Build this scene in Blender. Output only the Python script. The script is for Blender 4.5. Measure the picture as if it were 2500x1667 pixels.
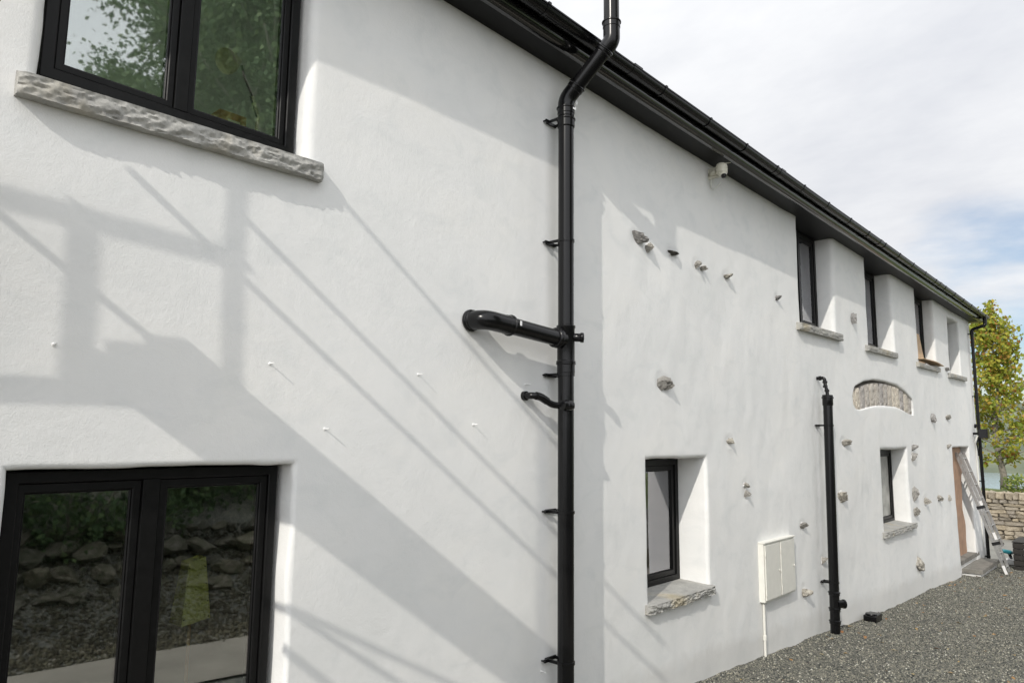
import bpy, bmesh, math, random
import numpy as np
from mathutils import Vector, Matrix, noise
random.seed(7); RNG = np.random.default_rng(11)
for o in list(bpy.data.objects): bpy.data.objects.remove(o)
SC = bpy.context.scene; COL = SC.collection

# ---------------------------------------------------------------- camera
# world: X along the facade (receding), Y into the house (facade plane Y=0), Z up, camera at height 0
RW = np.array([[0.67269947, 0.10360585, 0.73262627], [-0.73984398, 0.08038731, 0.66795865], [0.01031056, -0.99136457, 0.13072867]])
cam = bpy.data.objects.new('camera', bpy.data.cameras.new('camera')); COL.objects.link(cam)
r_, d_, f_ = RW[:, 0], RW[:, 1], RW[:, 2]
m = Matrix.Identity(4)
for i in range(3): m[i][0], m[i][1], m[i][2] = r_[i], -d_[i], -f_[i]
m[0][3], m[1][3], m[2][3] = 0.0, -3.15, 0.0
cam.matrix_world = m
cam.data.sensor_width = 36; cam.data.lens = 1736 / 2500 * 36; cam.data.clip_start = 0.05; cam.data.clip_end = 6000
SC.camera = cam
# ---------------------------------------------------------------- world, sun, exposure
SC.view_settings.view_transform = 'Standard'; SC.view_settings.look = 'None'; SC.view_settings.exposure = 0.36
SC.view_settings.gamma = 1; SC.view_settings.use_curve_mapping = False
SUNV = Vector((3.2, 1.0, -2.27)).normalized()      # direction the light travels
EL = math.asin(-SUNV.z)
W = bpy.data.worlds.new('World'); SC.world = W; W.use_nodes = True
nt = W.node_tree; nt.nodes.clear()
def N(nt, t, **k):
    n = nt.nodes.new(t)
    for a, b in k.items():
        if a.startswith('i_'): n.inputs[a[2:].replace('_', ' ')].default_value = b
        else: setattr(n, a, b)
    return n
out = N(nt, 'ShaderNodeOutputWorld'); bg = N(nt, 'ShaderNodeBackground'); bg.inputs[1].default_value = 0.15
sky = N(nt, 'ShaderNodeTexSky', sky_type='NISHITA', sun_disc=False, sun_elevation=EL, sun_rotation=math.atan2(-SUNV.x, -SUNV.y) % (2 * math.pi), altitude=0, air_density=1.0, dust_density=1.2, ozone_density=1.5)
tc = N(nt, 'ShaderNodeTexCoord'); L = nt.links
sep = N(nt, 'ShaderNodeSeparateXYZ'); L.new(tc.outputs['Generated'], sep.inputs[0])
def M(nt, op, a, b=None, c=None, clamp=False):
    n = nt.nodes.new('ShaderNodeMath'); n.operation = op; n.use_clamp = clamp
    for i, v in enumerate((a, b, c)):
        if v is None: continue
        if hasattr(v, 'is_linked') or hasattr(v, 'links'): nt.links.new(v, n.inputs[i])
        else: n.inputs[i].default_value = v
    return n.outputs[0]
# flat cloud sheet: direction projected on a plane overhead
zz = M(nt, 'ADD', M(nt, 'MAXIMUM', sep.outputs[2], 0.0), 0.16)
cx = M(nt, 'DIVIDE', sep.outputs[0], zz); cy = M(nt, 'DIVIDE', sep.outputs[1], zz)
comb = N(nt, 'ShaderNodeCombineXYZ'); L.new(cx, comb.inputs[0]); L.new(cy, comb.inputs[1])
mp = N(nt, 'ShaderNodeMapping'); mp.inputs['Rotation'].default_value = (0, 0, math.radians(-20)); mp.inputs['Scale'].default_value = (0.75, 0.5, 1); mp.inputs['Location'].default_value = (3.1, 1.2, 0)
L.new(comb.outputs[0], mp.inputs[0])
n1 = N(nt, 'ShaderNodeTexNoise', i_Scale=1.0, i_Detail=8.0, i_Roughness=0.56); n1.inputs['Distortion'].default_value = 0.35; L.new(mp.outputs[0], n1.inputs['Vector'])
n2 = N(nt, 'ShaderNodeTexNoise', i_Scale=2.6, i_Detail=6.0, i_Roughness=0.6); L.new(mp.outputs[0], n2.inputs['Vector'])
# a clear patch low down the valley
dot = N(nt, 'ShaderNodeVectorMath', operation='DOT_PRODUCT'); L.new(tc.outputs['Generated'], dot.inputs[0]); dot.inputs[1].default_value = (0.9785, 0.118, 0.165)
gap = N(nt, 'ShaderNodeMapRange', interpolation_type='SMOOTHSTEP'); L.new(dot.outputs['Value'], gap.inputs[0])
gap.inputs[1].default_value = 0.982; gap.inputs[2].default_value = 0.9998; gap.inputs[3].default_value = 0.0; gap.inputs[4].default_value = 0.30
cov = M(nt, 'SUBTRACT', M(nt, 'ADD', n1.outputs[0], 0.20), gap.outputs[0])
mask = N(nt, 'ShaderNodeMapRange', interpolation_type='SMOOTHSTEP'); L.new(cov, mask.inputs[0]); mask.inputs[1].default_value = 0.36; mask.inputs[2].default_value = 0.60
cramp = N(nt, 'ShaderNodeValToRGB'); L.new(n2.outputs[0], cramp.inputs[0])
cramp.color_ramp.elements[0].position = 0.32; cramp.color_ramp.elements[0].color = (0.78, 0.80, 0.85, 1)
cramp.color_ramp.elements[1].position = 0.62; cramp.color_ramp.elements[1].color = (0.97, 0.98, 1.0, 1)
# thin cloud scatters forward: smoothly brighter towards the sun's side of the sky
sdot = N(nt, 'ShaderNodeVectorMath', operation='DOT_PRODUCT'); L.new(tc.outputs['Generated'], sdot.inputs[0]); sdot.inputs[1].default_value = tuple(-SUNV)
sfac = M(nt, 'ADD', M(nt, 'MULTIPLY', M(nt, 'POWER', M(nt, 'MULTIPLY', M(nt, 'ADD', sdot.outputs['Value'], 1.0), 0.5), 2.0), 6.8), 4.8)
cs = N(nt, 'ShaderNodeVectorMath', operation='SCALE'); L.new(cramp.outputs[0], cs.inputs[0]); L.new(sfac, cs.inputs['Scale'])
sk2 = N(nt, 'ShaderNodeVectorMath', operation='SCALE'); L.new(sky.outputs[0], sk2.inputs[0]); sk2.inputs['Scale'].default_value = 0.62
mx = N(nt, 'ShaderNodeMix', data_type='RGBA'); L.new(mask.outputs[0], mx.inputs[0]); L.new(sk2.outputs[0], mx.inputs[6]); L.new(cs.outputs[0], mx.inputs[7])
L.new(mx.outputs[2], bg.inputs[0]); L.new(bg.outputs[0], out.inputs[0])
sun = bpy.data.objects.new('sun', bpy.data.lights.new('sun', 'SUN')); COL.objects.link(sun)
sun.data.energy = 2.0; sun.data.angle = math.radians(0.55); sun.data.color = (1.0, 0.95, 0.87)
sun.rotation_euler = SUNV.to_track_quat('-Z', 'Y').to_euler(); sun.location = (-10, -8, 12)

# ---------------------------------------------------------------- helpers
def tag(o, label=None, cat=None, group=None, kind=None):
    if label: o['label'] = label
    if cat: o['category'] = cat
    if group: o['group'] = group
    if kind: o['kind'] = kind
    return o
def empty(name, loc, label=None, cat=None, group=None, parent=None):
    o = bpy.data.objects.new(name, None); COL.objects.link(o); o.location = loc; o.empty_display_size = .1
    if parent: o.parent = parent; o.matrix_parent_inverse = Matrix.Translation(-parent_world(parent))
    return tag(o, label, cat, group)
def parent_world(p):
    v = Vector((0, 0, 0))
    while p: v += Vector(p.location); p = p.parent
    return v
def obj(name, me, mat=None, parent=None, smooth=False, loc=None):
    """mesh data in world coordinates; parent an Empty or part with pure translation"""
    if isinstance(me, bmesh.types.BMesh):
        b = me; me = bpy.data.meshes.new(name); bmesh.ops.recalc_face_normals(b, faces=b.faces[:]); b.to_mesh(me); b.free()
    if mat and not me.materials: me.materials.append(mat)
    if smooth:
        me.polygons.foreach_set('use_smooth', [True] * len(me.polygons))
    o = bpy.data.objects.new(name, me); COL.objects.link(o)
    if loc is not None: o.location = loc
    if parent:
        o.parent = parent; o.matrix_parent_inverse = parent.matrix_world.inverted() if False else Matrix.Translation(-PW.get(parent.name, parent_world0(parent)))
    return o
PW = {}
def parent_world0(p):
    # every parented object keeps world coordinates: its parent's inverse cancels the parent's own translation
    if p.parent is None: return Vector(p.location)
    return Vector(p.location)   # parents below the first level sit at their own (world) location because the inverse cancels the rest
def auto_smooth(o, ang=40):
    me = o.data
    bm = bmesh.new(); bm.from_mesh(me)
    a = math.radians(ang)
    for f in bm.faces: f.smooth = True
    for e in bm.edges:
        e.smooth = not (len(e.link_faces) == 2 and e.calc_face_angle(0) > a)
    bm.to_mesh(me); bm.free(); return o
def pydata(name, v, f, mat=None, parent=None, smooth=False):
    me = bpy.data.meshes.new(name); me.from_pydata([tuple(a) for a in v], [], [tuple(a) for a in f]); me.update()
    return obj(name, me, mat, parent, smooth)
def fast_mesh(name, V, F, mat=None, parent=None, smooth=False):
    """V (n,3) F (m,k) numpy"""
    me = bpy.data.meshes.new(name); V = np.asarray(V, np.float32); F = np.asarray(F, np.int32)
    me.vertices.add(len(V)); me.vertices.foreach_set('co', V.ravel())
    k = F.shape[1]; me.loops.add(F.size); me.loops.foreach_set('vertex_index', F.ravel())
    me.polygons.add(len(F)); me.polygons.foreach_set('loop_start', np.arange(0, F.size, k, dtype=np.int32)); me.polygons.foreach_set('loop_total', np.full(len(F), k, np.int32))
    me.update(calc_edges=True); me.validate()
    return obj(name, me, mat, parent, smooth)
def add_box(bm, x0, x1, y0, y1, z0, z1, bev=0.0):
    vs = [bm.verts.new((x, y, z)) for x in (x0, x1) for y in (y0, y1) for z in (z0, z1)]
    fs = [(0, 1, 3, 2), (4, 6, 7, 5), (0, 4, 5, 1), (2, 3, 7, 6), (0, 2, 6, 4), (1, 5, 7, 3)]
    nf = [bm.faces.new([vs[i] for i in f]) for f in fs]
    if bev > 0:
        es = list({e for f in nf for e in f.edges})
        bmesh.ops.bevel(bm, geom=es, offset=bev, segments=2, profile=0.6, affect='EDGES')
    return vs
def box(name, x0, x1, y0, y1, z0, z1, mat, parent=None, bev=0.0):
    bm = bmesh.new(); add_box(bm, x0, x1, y0, y1, z0, z1, bev); return obj(name, bm, mat, parent)
def curve_pts(pts, rad, n=7):
    """polyline with rounded corners"""
    P = [Vector(p) for p in pts]; out = [P[0]]
    for i in range(1, len(P) - 1):
        a, b, c = P[i - 1], P[i], P[i + 1]
        d = min(rad, (b - a).length * .49, (c - b).length * .49)
        s = b + (a - b).normalized() * d; e = b + (c - b).normalized() * d
        for k in range(n + 1):
            t = k / n; out.append(s * (1 - t) ** 2 + b * 2 * t * (1 - t) + e * t * t)
    out.append(P[-1]); return out
def add_tube(bm, pts, r, seg=20, caps=True, hollow=False):
    P = [Vector(p) for p in pts]; rs = r if isinstance(r, (list, tuple)) else [r] * len(P)
    t0 = (P[1] - P[0]).normalized(); up = Vector((0, 0, 1)) if abs(t0.z) < .9 else Vector((1, 0, 0))
    nrm = t0.cross(up).normalized(); rings = []
    for i, p in enumerate(P):
        t = (P[min(i + 1, len(P) - 1)] - P[max(i - 1, 0)]).normalized()
        nrm = (nrm - t * nrm.dot(t)).normalized(); bn = t.cross(nrm)
        rings.append([bm.verts.new(p + (nrm * math.cos(a) + bn * math.sin(a)) * rs[i]) for a in [2 * math.pi * k / seg for k in range(seg)]])
    for a, b in zip(rings, rings[1:]):
        for k in range(seg): bm.faces.new((a[k], a[(k + 1) % seg], b[(k + 1) % seg], b[k])).smooth = True
    if caps: bm.faces.new(rings[0][::-1]); bm.faces.new(rings[-1])
    return rings
def tube(name, pts, r, mat, parent=None, seg=20, caps=True):
    bm = bmesh.new(); add_tube(bm, pts, r, seg, caps); return auto_smooth(obj(name, bm, mat, parent), 40)
def lathe_tube(name, p, d, prof, mat, parent=None, seg=24):
    """solid of revolution round axis p + d*s; prof = [(s, r)...]"""
    p = Vector(p); d = Vector(d).normalized(); bm = bmesh.new()
    up = Vector((0, 0, 1)) if abs(d.z) < .9 else Vector((1, 0, 0)); n = d.cross(up).normalized(); b = d.cross(n)
    rings = [[bm.verts.new(p + d * s + (n * math.cos(a) + b * math.sin(a)) * max(r, 1e-4)) for a in [2 * math.pi * k / seg for k in range(seg)]] for s, r in prof]
    for a, c in zip(rings, rings[1:]):
        for k in range(seg): bm.faces.new((a[k], a[(k + 1) % seg], c[(k + 1) % seg], c[k]))
    bm.faces.new(rings[0]); bm.faces.new(rings[-1])
    o = obj(name, bm, mat, parent); return auto_smooth(o, 35)
def vn(x, z, seed=0):
    """2-D value noise in [-1,1], vectorised"""
    x = np.asarray(x, float); z = np.asarray(z, float)
    xi = np.floor(x).astype(np.int64); zi = np.floor(z).astype(np.int64); fx = x - xi; fz = z - zi
    fx = fx * fx * fx * (fx * (fx * 6 - 15) + 10); fz = fz * fz * fz * (fz * (fz * 6 - 15) + 10)
    def h(a, b):
        n = (a * 374761393 + b * 668265263 + seed * 2147483647 + 1274126177) & 0xffffffff
        n = ((n ^ (n >> 13)) * 1274126177) & 0xffffffff; n = (n ^ (n >> 16)) & 0xffffffff
        return n / 2147483648.0 - 1.0
    return (h(xi, zi) * (1 - fx) + h(xi + 1, zi) * fx) * (1 - fz) + (h(xi, zi + 1) * (1 - fx) + h(xi + 1, zi + 1) * fx) * fz

# ---------------------------------------------------------------- materials
def mat_new(name):
    mt = bpy.data.materials.new(name); mt.use_nodes = True; nt = mt.node_tree
    return mt, nt, nt.nodes['Principled BSDF'], nt.links
def objcoord(nt): return N(nt, 'ShaderNodeTexCoord').outputs['Object']
def ramp(nt, src, stops):
    r = N(nt, 'ShaderNodeValToRGB'); nt.links.new(src, r.inputs[0]); e = r.color_ramp.elements
    e[0].position, e[0].color = stops[0][0], (*stops[0][1], 1); e[1].position, e[1].color = stops[-1][0], (*stops[-1][1], 1)
    for p, c in stops[1:-1]: q = e.new(p); q.color = (*c, 1)
    return r.outputs[0]
def noise_n(nt, vec, scale, detail=4, rough=.5, dist=0):
    n = N(nt, 'ShaderNodeTexNoise', i_Scale=scale, i_Detail=detail, i_Roughness=rough); n.inputs['Distortion'].default_value = dist
    if vec is not None: nt.links.new(vec, n.inputs['Vector'])
    return n.outputs[0]
def bump(nt, h, dist, strength=1.0, normal=None):
    b = N(nt, 'ShaderNodeBump'); b.inputs['Strength'].default_value = strength; b.inputs['Distance'].default_value = dist
    nt.links.new(h, b.inputs['Height'])
    if normal: nt.links.new(normal, b.inputs['Normal'])
    return b.outputs[0]
def mixc(nt, f, a, b, mode='MIX'):
    n = N(nt, 'ShaderNodeMix', data_type='RGBA', blend_type=mode)
    for i, v in ((0, f), (6, a), (7, b)):
        if hasattr(v, 'links'): nt.links.new(v, n.inputs[i])
        elif i == 0: n.inputs[0].default_value = v
        else: n.inputs[i].default_value = (*v, 1)
    return n.outputs[2]
def simple(name, col, rough=.5, metal=0, spec=.5, nscale=0, var=.15, bdist=0, coat=0):
    mt, nt, p, L = mat_new(name); p.inputs['Roughness'].default_value = rough; p.inputs['Metallic'].default_value = metal
    p.inputs['Specular IOR Level'].default_value = spec; p.inputs['Coat Weight'].default_value = coat
    p.inputs['Base Color'].default_value = (*col, 1)
    if nscale:
        oc = objcoord(nt); h = noise_n(nt, oc, nscale, 5, .6)
        L.new(ramp(nt, h, [(.3, tuple(c * (1 - var) for c in col)), (.7, tuple(min(1, c * (1 + var)) for c in col))]), p.inputs['Base Color'])
        L.new(M(nt, 'ADD', M(nt, 'MULTIPLY', h, .25), rough - .12), p.inputs['Roughness'])
        if bdist: L.new(bump(nt, h, bdist), p.inputs['Normal'])
    return mt
def render_material():
    mt, nt, p, L = mat_new('white_render'); oc = objcoord(nt)
    sx = N(nt, 'ShaderNodeMapping'); sx.inputs['Scale'].default_value = (.8, 1, 1.1); L.new(oc, sx.inputs[0])
    a = noise_n(nt, sx.outputs[0], 1.3, 6, .62, .5); b = noise_n(nt, sx.outputs[0], 4.5, 5, .6, .8)
    base = ramp(nt, a, [(.32, (.765, .77, .755)), (.5, (.80, .80, .785)), (.68, (.825, .82, .795))])
    st = ramp(nt, b, [(.25, (.925, .935, .94)), (.50, (1, 1, 1))])
    c = mixc(nt, 1.0, base, st, 'MULTIPLY')
    # splash dirt near the ground
    sp = N(nt, 'ShaderNodeSeparateXYZ'); L.new(oc, sp.inputs[0])
    gl = M(nt, 'ADD', M(nt, 'MULTIPLY', sp.outputs[0], .048), 1.80)       # ground depth along the wall
    hgt = M(nt, 'ADD', sp.outputs[2], gl); low = M(nt, 'SUBTRACT', 1.0, M(nt, 'DIVIDE', M(nt, 'ADD', hgt, M(nt, 'MULTIPLY', b, -.30)), .12), clamp=True)
    c = mixc(nt, M(nt, 'MULTIPLY', low, .22), c, (.36, .34, .30))
    L.new(c, p.inputs['Base Color']); p.inputs['Roughness'].default_value = .85; p.inputs['Specular IOR Level'].default_value = .25
    f = noise_n(nt, oc, 170, 3, .6); g = noise_n(nt, oc, 28, 4, .6)
    tr = N(nt, 'ShaderNodeMapping'); tr.inputs['Scale'].default_value = (5, 1, 3.6); tr.inputs['Rotation'].default_value = (0, math.radians(14), 0); L.new(oc, tr.inputs[0])
    tw = noise_n(nt, tr.outputs[0], 1.0, 4, .55, 1.4)
    nb = bump(nt, f, .0009, .9); f2 = noise_n(nt, oc, 85, 2, .5); nb = bump(nt, f2, .0006, .7, nb); nb = bump(nt, g, .0018, .7, nb); nb = bump(nt, tw, .0045, .5, nb)
    L.new(nb, p.inputs['Normal']); return mt
def stone_material(name, c1, c2, c3, scale=6, bd=.006, fine=60):
    mt, nt, p, L = mat_new(name); oc = objcoord(nt); oi = N(nt, 'ShaderNodeObjectInfo')
    a = noise_n(nt, oc, scale, 6, .65, .4); b = noise_n(nt, oc, fine, 4, .7)
    c = ramp(nt, a, [(.3, c1), (.5, c2), (.7, c3)])
    sh = ramp(nt, b, [(.3, (.72, .72, .72)), (.65, (1.08, 1.08, 1.08))]); c = mixc(nt, 1, c, sh, 'MULTIPLY')
    rv = ramp(nt, oi.outputs['Random'], [(0, (.75, .75, .78)), (1, (1.2, 1.15, 1.05))]); c = mixc(nt, 1, c, rv, 'MULTIPLY')
    L.new(c, p.inputs['Base Color']); p.inputs['Roughness'].default_value = .88; p.inputs['Specular IOR Level'].default_value = .3
    nb = bump(nt, a, bd); nb = bump(nt, b, bd * .35, .8, nb); L.new(nb, p.inputs['Normal']); return mt
def sill_material():
    mt, nt, p, L = mat_new('cut_limestone'); oc = objcoord(nt)
    a = noise_n(nt, oc, 11, 5, .55, .2); b = noise_n(nt, oc, 90, 4, .7); w = noise_n(nt, oc, 3.2, 3, .5, .3)
    c = ramp(nt, a, [(.28, (.30, .295, .28)), (.5, (.38, .375, .35)), (.75, (.46, .45, .42))])
    y = ramp(nt, w, [(.52, (1, 1, 1)), (.70, (1.08, .98, .78))]); c = mixc(nt, 1, c, y, 'MULTIPLY')
    c = mixc(nt, 1, c, ramp(nt, b, [(.3, (.78, .78, .78)), (.6, (1.05, 1.05, 1.05))]), 'MULTIPLY')
    L.new(c, p.inputs['Base Color']); p.inputs['Roughness'].default_value = .9
    nb = bump(nt, a, .0015); nb = bump(nt, b, .0012, .8, nb); L.new(nb, p.inputs['Normal']); return mt
def glass_material(name, tint, refl, rcol):
    mt = bpy.data.materials.new(name); mt.use_nodes = True; nt = mt.node_tree; nt.nodes.clear(); L = nt.links
    o = N(nt, 'ShaderNodeOutputMaterial'); t = N(nt, 'ShaderNodeBsdfTransparent'); t.inputs[0].default_value = (*tint, 1)
    g = N(nt, 'ShaderNodeBsdfGlossy'); g.inputs['Roughness'].default_value = 0.02; g.inputs[0].default_value = (*rcol, 1)
    oc = objcoord(nt); wv = noise_n(nt, oc, 1.6, 1, .4); bp = bump(nt, wv, .0022, 1.0); L.new(bp, g.inputs['Normal'])
    fr = N(nt, 'ShaderNodeFresnel'); fr.inputs[0].default_value = 1.5
    fac = M(nt, 'ADD', fr.outputs[0], refl, clamp=True); mx = N(nt, 'ShaderNodeMixShader'); L.new(fac, mx.inputs[0]); L.new(t.outputs[0], mx.inputs[1]); L.new(g.outputs[0], mx.inputs[2]); L.new(mx.outputs[0], o.inputs[0])
    return mt
def gravel_material(name, dark=False):
    mt, nt, p, L = mat_new(name); oc = objcoord(nt)
    v = N(nt, 'ShaderNodeTexVoronoi', i_Scale=75.0); L.new(oc, v.inputs['Vector']); sp = N(nt, 'ShaderNodeSeparateColor'); L.new(v.outputs['Color'], sp.inputs[0])
    c = ramp(nt, sp.outputs[0], [(.0, (.05, .052, .048)), (.5, (.14, .14, .125)), (.86, (.24, .235, .19)), (1, (.38, .36, .29))])
    a = noise_n(nt, oc, .9, 4, .6); c = mixc(nt, 1, c, ramp(nt, a, [(.3, (.8, .8, .82)), (.7, (1.2, 1.18, 1.1))]), 'MULTIPLY')
    L.new(c, p.inputs['Base Color']); p.inputs['Roughness'].default_value = .9
    L.new(bump(nt, v.outputs['Distance'], .012, 1), p.inputs['Normal']); return mt
def island_material(name, stops, rough=.8, spec=.3, trans=0, bumpy=0):
    mt, nt, p, L = mat_new(name); g = N(nt, 'ShaderNodeNewGeometry')
    L.new(ramp(nt, g.outputs['Random Per Island'], stops), p.inputs['Base Color'])
    p.inputs['Roughness'].default_value = rough; p.inputs['Specular IOR Level'].default_value = spec
    if trans:
        o = [n for n in nt.nodes if n.type == 'OUTPUT_MATERIAL'][0]; t = N(nt, 'ShaderNodeBsdfTranslucent'); mx = N(nt, 'ShaderNodeMixShader'); mx.inputs[0].default_value = trans
        L.new(ramp(nt, g.outputs['Random Per Island'], stops), t.inputs[0]); L.new(p.outputs[0], mx.inputs[1]); L.new(t.outputs[0], mx.inputs[2]); L.new(mx.outputs[0], o.inputs[0])
    return mt
MAT_WALL = render_material()
MAT_SILL = sill_material()
MAT_STONE = stone_material('rubble_stone', (.27, .26, .235), (.53, .515, .48), (.80, .79, .75), 2.8, .05, 7)
MAT_DARKSTONE = stone_material('dark_slate_stone', (.06, .055, .05), (.14, .135, .125), (.27, .26, .24), 2.6, .08, 9)
MAT_DRYSTONE = stone_material('warm_walling_stone', (.24, .21, .165), (.36, .32, .255), (.48, .44, .37), 5, .01, 40)
MAT_BRICK = stone_material('weathered_arch_brick', (.33, .30, .265), (.52, .49, .445), (.68, .66, .615), 26, .006, 75)
MAT_MORTAR = simple('dark_mortar', (.085, .075, .065), .95, nscale=40, var=.3, bdist=.003)  # dark joint colour, mottled by noise
MAT_PVC = simple('black_gloss_pvc', (.0055, .0055, .006), .22, spec=.30)
MAT_FRAME = simple('anthracite_window_frame', (.006, .006, .006), .42, spec=.22, nscale=30, var=.2)
MAT_FASCIA = simple('black_fascia_board', (.006, .006, .006), .10, spec=.7, coat=.4)
MAT_SOFFIT = simple('black_soffit_board', (.007, .007, .007), .45, spec=.2)
MAT_SLATE = simple('dark_roof_slate', (.045, .047, .05), .6, nscale=18, var=.35, bdist=.002)
MAT_CAMW = simple('cream_camera_plastic', (.62, .60, .50), .35, nscale=30, var=.06)
MAT_WHITEP = simple('white_box_plastic', (.74, .73, .67), .35, nscale=12, var=.04)
MAT_BLACK = simple('black_lens', (.01, .01, .012), .1)
MAT_ALU = simple('brushed_aluminium', (.46, .46, .455), .38, metal=.85, nscale=25, var=.12)
MAT_PLY = simple('terracotta_boarding', (.40, .25, .165), .7, nscale=6, var=.2, bdist=.001)
MAT_PLYPALE = simple('pale_plywood', (.52, .37, .23), .7, nscale=10, var=.18)
MAT_CONC = stone_material('step_flagstone', (.19, .185, .165), (.27, .26, .23), (.35, .34, .30), 4, .005, 40)
MAT_OLIVE = simple('olive_soffit_end', (.36, .33, .10), .5, nscale=8, var=.08)
MAT_DARKW = simple('dark_stained_slat', (.022, .019, .016), .55, nscale=16, var=.3)
MAT_TEAL = simple('teal_tool_plastic', (.03, .20, .24), .4, nscale=20, var=.1)
MAT_WHITE = simple('white_plastic', (.8, .8, .8), .35, nscale=20, var=.03)
MAT_BRASS = simple('aged_brass', (.72, .66, .46), .4, metal=.2, nscale=30, var=.2)
MAT_YELLOW = simple('yellow_lampshade', (.80, .72, .20), .6, nscale=12, var=.08)
MAT_WOODB = simple('orange_wood', (.42, .21, .06), .5, nscale=14, var=.25)
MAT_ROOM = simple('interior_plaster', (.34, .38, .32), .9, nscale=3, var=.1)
MAT_FLOOR = simple('interior_floor', (.10, .075, .05), .5, nscale=5, var=.2)
MAT_STEEL = simple('galvanised_tube', (.35, .35, .36), .45, metal=.7, nscale=30, var=.1)
MAT_BOARD = simple('scaffold_board', (.33, .25, .16), .8, nscale=7, var=.2)
MAT_BARK = simple('grey_bark', (.20, .18, .15), .9, nscale=14, var=.35, bdist=.01)
MAT_GLASS = glass_material('coated_window_glass', (.90, .97, .90), .22, (.95, .95, 1.0))
MAT_FILM = simple('dusty_plastic_film', (.30, .30, .28), .35, nscale=5, var=.45)
MAT_GRAVEL = gravel_material('grey_gravel_bed')
MAT_CHIP = island_material('gravel_chips', [(0, (.04, .043, .04)), (.3, (.085, .088, .08)), (.58, (.16, .158, .138)), (.84, (.26, .25, .20)), (.96, (.42, .40, .32)), (1, (.62, .61, .55))], .85)
MAT_LITTER = island_material('autumn_leaf_litter', [(0, (.26, .11, .05)), (.4, (.32, .19, .08)), (.8, (.38, .31, .15)), (1, (.15, .09, .055))], .7)
MAT_DRIVE = simple('compacted_hardcore', (.27, .245, .205), .95, nscale=2.2, var=.18, bdist=.004)
MAT_PAVE = simple('grey_concrete_paving', (.24, .235, .21), .9, nscale=1.5, var=.15, bdist=.002)

# ---------------------------------------------------------------- ground
GX = np.array([-60, 0, 5.86, 8.2, 9.0, 10.3, 11.9, 13.1, 14.6, 16.4, 20, 24.5, 30, 60, 110, 400])
GZ = np.array([-1.80, -1.86, -2.10, -2.215, -2.255, -2.345, -2.425, -2.475, -2.545, -2.63, -2.72, -2.80, -2.9, -4.3, -8.5, -20])
def gz(x, y): return np.interp(x, GX, GZ)
def grid(xs, ys, zf):
    X, Y = np.meshgrid(xs, ys, indexing='ij'); Z = zf(X, Y); V = np.stack([X, Y, Z], -1).reshape(-1, 3)
    n, k = len(xs), len(ys); i = np.arange(n - 1)[:, None] * k + np.arange(k - 1)[None, :]
    return V, np.stack([i, i + k, i + k + 1, i + 1], -1).reshape(-1, 4)
def bank(X, Y):
    """rubble bank rising behind the driveway (seen mirrored in the windows)"""
    t = np.clip((-Y - 4.3) / 3.2, 0, 1); t = t * t * (3 - 2 * t)
    return t * 1.5 * np.clip((16 - X) / 5, 0, 1)
xs = np.concatenate([np.linspace(-60, -8, 14)[:-1], np.linspace(-8, 5, 40)[:-1], np.linspace(5, 20, 200), np.linspace(20.3, 24.6, 16)])
ys = np.concatenate([np.linspace(-60, -10, 16)[:-1], np.linspace(-10, -3, 50)[:-1], np.linspace(-3, .5, 60), np.linspace(.8, 40, 12)])
V, F = grid(xs, ys, lambda X, Y: gz(X, Y) + .012 * vn(X * 1.5, Y * 1.5, 3) + .008 * vn(X * 6, Y * 6, 4) + bank(X, Y) + .10 * vn(X * 1.1, Y * 1.1, 8) * np.clip((-Y - 5) / 2, 0, 1))
g = fast_mesh('gravel_ground', V, F, MAT_GRAVEL, smooth=True); tag(g, kind='structure')
V, F = grid(np.concatenate([np.linspace(24.6, 60, 30), np.linspace(62, 112, 16)]), np.concatenate([np.linspace(-160, -20, 10)[:-1], np.linspace(-20, 30, 40), np.linspace(35, 160, 9)]),
            lambda X, Y: gz(X, Y) + 1.25 * np.clip((X - 24.8) / 2.5, 0, 1) * np.clip((60 - X) / 30, 0, 1) + .1 * vn(X * .5, Y * .5, 5) * np.clip((X - 25) / 3, 0, 1) - .01)
MAT_GRASS = simple('rough_grass', (.10, .13, .04), .9, nscale=1.2, var=.4)
tag(fast_mesh('shore_meadow', V, F, MAT_GRASS, smooth=True), kind='structure')
# driveway strip and paving, sheets above the gravel
V, F = grid(np.linspace(-12, 14, 30), np.linspace(-3.45, -2.35, 8), lambda X, Y: gz(X, Y) + .026 + .006 * vn(X, Y * 2, 9)); tag(fast_mesh('driveway', V, F, MAT_DRIVE, smooth=True), kind='structure')
V, F = grid(np.linspace(19.6, 24.55, 12), np.linspace(-7, 9, 20), lambda X, Y: gz(X, Y) + .05); tag(fast_mesh('paving', V, F, MAT_PAVE), kind='structure')
# water and hills
mt, nt_, p, L_ = mat_new('lough_water'); p.inputs['Base Color'].default_value = (.24, .30, .33, 1); p.inputs['Roughness'].default_value = .12
oc = objcoord(nt_); mp_ = N(nt_, 'ShaderNodeMapping'); mp_.inputs['Scale'].default_value = (.5, .18, 1); L_.new(oc, mp_.inputs[0]); L_.new(bump(nt_, noise_n(nt_, mp_.outputs[0], 2.0, 5, .6), .035, 1), p.inputs['Normal'])
V, F = grid(np.linspace(70, 900, 20), np.linspace(-600, 700, 20), lambda X, Y: X * 0 - 6.0); tag(fast_mesh('lough_water', V, F, mt), kind='structure')
mt, nt_, p, L_ = mat_new('far_hillside'); oc = objcoord(nt_); a = noise_n(nt_, oc, .02, 6, .65); L_.new(ramp(nt_, a, [(.35, (.045, .065, .045)), (.5, (.09, .11, .07)), (.65, (.16, .17, .11))]), p.inputs['Base Color']); p.inputs['Roughness'].default_value = 1
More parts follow.
